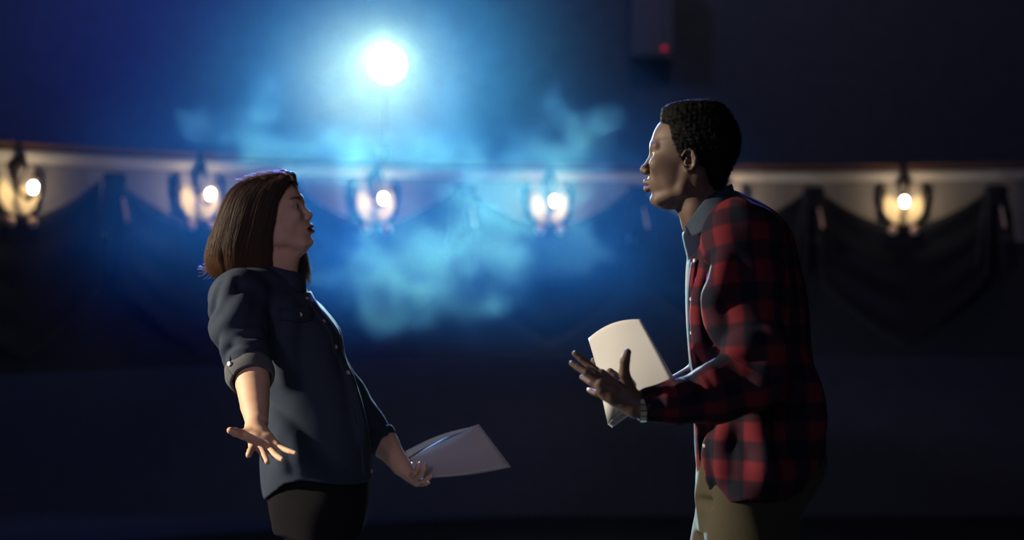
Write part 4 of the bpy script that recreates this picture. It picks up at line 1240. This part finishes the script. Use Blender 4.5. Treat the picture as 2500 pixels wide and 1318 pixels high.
# sconces: gilded shell, three dark leaves, globe bulb on a stem, two copper balls
BULB = mat('lit_bulb', (1, 0.9, 0.75), 0.4, var=0.0, emit=(1.0, 0.80, 0.52), emit_strength=72.0)
def local(t):
    rad = np.array([math.sin(t), math.cos(t), 0]); tan = np.array([math.cos(t), -math.sin(t), 0])
    c = np.array([AC[0] + AR * math.sin(t), AC[1] + AR * math.cos(t), ZB])
    return lambda x, out, z: c + tan * x - rad * out + np.array([0, 0, z])
labs = ['lit balcony sconce with round bulb, cut by the left frame edge', 'lit balcony sconce with round bulb, just left of the hair of the woman',
        'lit balcony sconce with round bulb, straight below the big spotlight', 'lit balcony sconce dimmed by bright smoke, between the two people',
        'lit balcony sconce mostly hidden behind the neck of the man', 'lit balcony sconce with warm golden bowl, at far right behind the man']
def sconce(i):
    t = T0 + DT * i; p = local(t)
    root = empty('wall_sconce', tuple(p(0, 0, 0)), labs[i], 'lamp', 'balcony sconces')
    # shell: shallow fluted bowl, open to the front and the top
    n, m_ = 36, 10; P = np.zeros((n + 1, m_, 3))
    for a in range(n + 1):
        an = math.radians(-128 + 256 * a / n)               # from the right, through the bottom, to the left
        for b in range(m_):
            s = b / (m_ - 1)
            r = 0.145 * s * (1 + 0.025 * math.cos(an * 14) * s)
            P[a, b] = p(r * math.sin(an), 0.012 + 0.045 * s ** 2.6, -0.035 - r * math.cos(an) * 1.0)
    v, q = grid_sheet(P, 0.008); mesh_obj('shell', v, q, GOLD, root)
    def leaf(pts, rad, name='leaf'):
        K = Field(); K.chain([p(*q_) for q_ in pts], rad, 0.02); v, q = K.mesh(0.007); mesh_obj(name, v, q, BRONZE, root)
    for s in (-1, 1):
        leaf([(s * 0.10, 0.03, -0.175), (s * 0.150, 0.03, -0.10), (s * 0.166, 0.03, 0.0), (s * 0.158, 0.03, 0.07), (s * 0.148, 0.025, 0.125)], [0.016, 0.019, 0.021, 0.027, 0.010])
    leaf([(0, 0.03, 0.0), (0, 0.045, 0.07), (0, 0.06, 0.13), (0, 0.085, 0.20)], [0.018, 0.034, 0.046, 0.022])
    leaf([(-0.10, 0.05, -0.18), (0, 0.065, -0.20), (0.10, 0.05, -0.18)], [0.018, 0.022, 0.018], 'bottom_scroll')
    leaf([(0, 0.03, -0.02), (0, 0.14, -0.075), (0, 0.20, -0.05)], [0.012, 0.012, 0.018], 'stem')
    K = Field(); K.add(sph(p(0, 0.20, 0.0), 0.024)); K.add(rcone(p(0, 0.20, -0.045), p(0, 0.20, -0.025), 0.013, 0.017), 0.02)
    v, q = K.mesh(0.007); mesh_obj('bulb', v, q, BULB, root)
    for s in (-1, 1):
        K = Field(); K.add(sph(p(s * 0.078, 0.075, -0.215), 0.034)); K.add(rcone(p(s * 0.078, 0.05, -0.19), p(s * 0.078, 0.03, -0.17), 0.014, 0.014), 0.01)
        v, q = K.mesh(0.007); mesh_obj('ball', v, q, PINK, root)
    return root
for i in range(6): sconce(i)

# small pale box standing on the balcony rail
t_r = math.atan2(W(931, 0, 12.3)[0] - AC[0], 12.3 - AC[1])
pr = local(t_r)
rb = empty('rail_box', tuple(pr(0, -0.03, 0.276)), 'small pale box standing on the balcony rail under the big spotlight', 'box')
b0 = pr(0, -0.03, 0)
PALE = mat('pale_metal', (0.55, 0.56, 0.55), 0.5, var=0.1)
box('case', (b0[0] - 0.032, b0[1] - 0.03, ZB + 0.275), (b0[0] + 0.032, b0[1] + 0.03, ZB + 0.336), PALE, rb)
box('lid', (b0[0] - 0.036, b0[1] - 0.034, ZB + 0.336), (b0[0] + 0.036, b0[1] + 0.034, ZB + 0.346), PALE, rb)

# follow spot at the back of the balcony
sp = empty('follow_spot', (SPOT_POS[0], SPOT_POS[1], ZB - 1.0), 'blazing white spotlight above the balcony, aimed at the stage', 'spotlight')
ax = nrm(np.array([0.2, 4.4, 1.3]) - SPOT_POS); a1 = nrm(np.cross(ax, [0, 0, 1])); a2 = np.cross(a1, ax)
def turn(name, prof, m, parent, base, n=32):
    V, Q = [], []
    for r, d in prof:
        for i in range(n):
            an = 2 * math.pi * i / n; V.append(base + ax * d + r * (math.cos(an) * a1 + math.sin(an) * a2))
    for j in range(len(prof) - 1):
        for i in range(n): Q.append((j * n + i, j * n + (i + 1) % n, (j + 1) * n + (i + 1) % n, (j + 1) * n + i))
    return mesh_obj(name, V, Q, m, parent)
BLACKM = mat('black_metal', (0.02, 0.02, 0.022), 0.5, 0.5)
LENS = mat('lit_lens', (1, 1, 1), 0.4, var=0.0, emit=(1.0, 0.985, 0.95), emit_strength=9.0)
turn('barrel', [(0.0, -0.62), (0.12, -0.62), (0.13, -0.58), (0.13, -0.30), (0.16, -0.22), (0.16, 0.05), (0.17, 0.05), (0.17, 0.08), (0.152, 0.08), (0.152, 0.02)], BLACKM, sp, SPOT_POS)
turn('lens', [(0.150, 0.02), (0.10, 0.035), (0.05, 0.042), (0.001, 0.045)], LENS, sp, SPOT_POS)
K = Field(); s0 = SPOT_POS - ax * 0.15
K.chain([s0 + a1 * 0.19 + a2 * 0.0, s0 + a1 * 0.2 - a2 * 0.26, s0 - a1 * 0.2 - a2 * 0.26, s0 - a1 * 0.19], [0.014] * 4, 0.004)
v, q = K.mesh(0.008); mesh_obj('yoke', v, q, BLACKM, sp)
K = Field(); foot = np.array([s0[0], s0[1], ZB - 1.0])
K.chain([s0 - a2 * 0.26, foot + [0, 0, 0.35]], [0.022, 0.025], 0.004)
v, q = K.mesh(0.01); mesh_obj('post', v, q, BLACKM, sp)
for k in range(3):
    an = 2.1 * k + 0.4
    K = Field(); K.chain([foot + [0, 0, 0.4], foot + [0.32 * math.cos(an), 0.32 * math.sin(an), 0.016]], [0.016, 0.014], 0.004)
    v, q = K.mesh(0.008); mesh_obj('leg', v, q, BLACKM, sp)

# grey cabinet high on the rear wall with a red pilot light
eb = empty('equipment_cabinet', (W(1590, 60, 16.9)[0], 16.9, W(0, 140, 16.8)[2]), 'faint grey cabinet high on the back wall with small red light', 'cabinet')
GREYC = mat('grey_cabinet', (0.09, 0.08, 0.10), 0.7, var=0.1)
c0 = W(1540, 142, 16.8); c1 = W(1640, -40, 16.8)
box('housing', (c0[0], 16.72, c0[2]), (c1[0], 16.99, c1[2]), GREYC, eb)
box('door_panel', (c0[0] + 0.03, 16.70, c0[2] + 0.03), (c1[0] - 0.10, 16.72, c1[2] - 0.03), GREYC, eb)
REDL = mat('red_light', (0.8, 0.05, 0.05), 0.4, var=0.0, emit=(1.0, 0.03, 0.05), emit_strength=0.30)
K = Field(); K.add(sph(W(1622, 118, 16.69), 0.026)); v, q = K.mesh(0.006); mesh_obj('pilot_light', v, q, REDL, eb)

# ------------------------------------------------------------------ stage smoke: drifting haze with thicker billows, lit by the lamps
class Vol:
    """Scattering medium whose density is written as a formula of the position."""
    def __init__(self, name, color, g, step=1.0):
        self.m = bpy.data.materials.new(name); self.m.use_nodes = True
        self.m.cycles.volume_step_rate = step
        nt = self.m.node_tree; self.N, self.L = nt.nodes, nt.links
        for n in list(self.N): self.N.remove(n)
        out = self.N.new('ShaderNodeOutputMaterial')
        self.vs = self.N.new('ShaderNodeVolumeScatter'); self.vs.inputs['Color'].default_value = (*color, 1); self.vs.inputs['Anisotropy'].default_value = g
        self.L.new(self.vs.outputs[0], out.inputs['Volume'])
        self.geo = self.N.new('ShaderNodeNewGeometry')
    def M(self, op, a, b=None, c=None):
        n = self.N.new('ShaderNodeMath'); n.operation = op
        for i, x in enumerate((a, b, c)):
            if x is None: continue
            if isinstance(x, (int, float)): n.inputs[i].default_value = x
            else: self.L.new(x, n.inputs[i])
        return n.outputs[0]
    def noise(self, scale, detail, off, rough=0.55, dist=0.0, stretch=(1.0, 0.6, 1.25)):
        mp_ = self.N.new('ShaderNodeMapping'); mp_.inputs['Location'].default_value = off; mp_.inputs['Scale'].default_value = stretch
        self.L.new(self.geo.outputs['Position'], mp_.inputs['Vector'])
        n = self.N.new('ShaderNodeTexNoise'); n.inputs['Scale'].default_value = scale; n.inputs['Detail'].default_value = detail
        n.inputs['Roughness'].default_value = rough; n.inputs['Distortion'].default_value = dist
        self.L.new(mp_.outputs[0], n.inputs['Vector']); return n.outputs['Fac']
    def blob(self, a, b, r):
        """1 on the segment a-b, falling to 0 at distance r."""
        N, Lk = self.N, self.L
        a = np.asarray(a); b = np.asarray(b); ba = b - a
        v = N.new('ShaderNodeVectorMath'); v.operation = 'SUBTRACT'; Lk.new(self.geo.outputs['Position'], v.inputs[0]); v.inputs[1].default_value = tuple(a)
        d = N.new('ShaderNodeVectorMath'); d.operation = 'DOT_PRODUCT'; Lk.new(v.outputs[0], d.inputs[0]); d.inputs[1].default_value = tuple(ba / (ba @ ba))
        t = self.M('MINIMUM', self.M('MAXIMUM', d.outputs['Value'], 0.0), 1.0)
        s = N.new('ShaderNodeVectorMath'); s.operation = 'SCALE'; s.inputs[0].default_value = tuple(ba); Lk.new(t, s.inputs['Scale'])
        e = N.new('ShaderNodeVectorMath'); e.operation = 'SUBTRACT'; Lk.new(v.outputs[0], e.inputs[0]); Lk.new(s.outputs[0], e.inputs[1])
        ln = N.new('ShaderNodeVectorMath'); ln.operation = 'LENGTH'; Lk.new(e.outputs[0], ln.inputs[0])
        return self.M('MAXIMUM', self.M('SUBTRACT', 1.0, self.M('DIVIDE', ln.outputs['Value'], r)), 0.0)
    def add(self, *x):
        o = x[0]
        for y in x[1:]: o = self.M('ADD', o, y)
        return o
    def sq(self, a, k): return self.M('MULTIPLY', self.M('MULTIPLY', a, a), k)
    def tint(self, fac, a, b):
        n = self.N.new('ShaderNodeMix'); n.data_type = 'RGBA'
        n.inputs['A'].default_value = (*a, 1); n.inputs['B'].default_value = (*b, 1)
        self.L.new(fac, n.inputs['Factor']); self.L.new(n.outputs['Result'], self.vs.inputs['Color'])
    def done(self, den, lo, hi, name, label, cat):
        self.L.new(den, self.vs.inputs['Density'])
        tag(box(name, lo, hi, self.m), label, cat, kind='stuff')

# thick billow between the people and the balcony: lamp colour put into its tint, cyan where dense, blue where thin
v_ = Vol('smoke', (0.85, 0.93, 1.0), 0.45)
n1 = v_.noise(2.2, 5.0, (20.6, 3.3, 9.1), 0.66)
bump = v_.M('MULTIPLY', v_.M('SUBTRACT', n1, 0.5), 3.6)
b1 = v_.blob(W(985, 690, 9.2), W(1360, 478, 9.2), 0.55)           # rising billow
b2 = v_.blob(W(560, 345, 9.6), W(1400, 375, 9.4), 0.50)           # long band above it
b3 = v_.blob(W(780, 600, 9.3), W(1080, 620, 9.3), 0.52)
b4 = v_.blob(W(420, 540, 9.4), W(1500, 560, 9.4), 1.05)           # soft veil round both
cl = v_.M('MAXIMUM', v_.M('MAXIMUM', b1, v_.M('MULTIPLY', b2, 0.80)), v_.M('MULTIPLY', b3, 0.50))
den = v_.M('MAXIMUM', v_.add(v_.M('MULTIPLY', cl, 1.5), -0.62, bump), 0.0)
den = v_.M('MULTIPLY', v_.M('MINIMUM', den, 1.2), v_.M('MINIMUM', v_.M('MULTIPLY', cl, 4.0), 1.0))
v_.tint(v_.M('MINIMUM', v_.M('MULTIPLY', den, 1.6), 1.0), (0.04, 0.24, 0.90), (0.33, 0.80, 0.92))
b5 = v_.blob(W(860, 640, 9.3), W(1330, 560, 9.3), 0.75)
den = v_.add(v_.M('MULTIPLY', den, 0.088), v_.M('MULTIPLY', v_.add(v_.sq(b4, 0.027), v_.sq(b5, 0.036)), v_.M('MULTIPLY', n1, 2.0)))
v_.done(den, (-3.2, 8.4, 0.45), (1.9, 10.25, 2.95), 'stage_smoke', 'thick billow of blue-lit smoke drifting between the two people', 'smoke')

# thin haze above the balcony and round the spotlight, lamp blue and white glow put into its tint and density
v_ = Vol('haze', (0.6, 0.8, 1.0), 0.5, 1.3)
h1 = v_.blob(W(-160, 190, 11.7), W(1060, 230, 11.7), 2.0)
h2 = v_.sq(v_.blob(SPOT_POS + [0, -0.6, 0], SPOT_POS + [0.05, -2.6, -0.45], 1.1), 1.0)
v_.tint(v_.M('MINIMUM', v_.M('MULTIPLY', h2, 1.6), 1.0), (0.07, 0.28, 0.66), (1.0, 1.0, 0.92))
h3 = v_.sq(v_.blob(SPOT_POS + [0, -0.5, 0], SPOT_POS + [0.02, -0.9, -0.1], 0.75), 1.0)
den = v_.add(v_.sq(h1, 0.0130), v_.M('MULTIPLY', h2, 0.00028), v_.M('MULTIPLY', h3, 0.0030))
v_.done(den, (-6.0, 10.26, 1.75), (2.4, 14.65, 4.9), 'thin_smoke', 'thin blue haze glowing above the balcony round the spotlight', 'smoke')
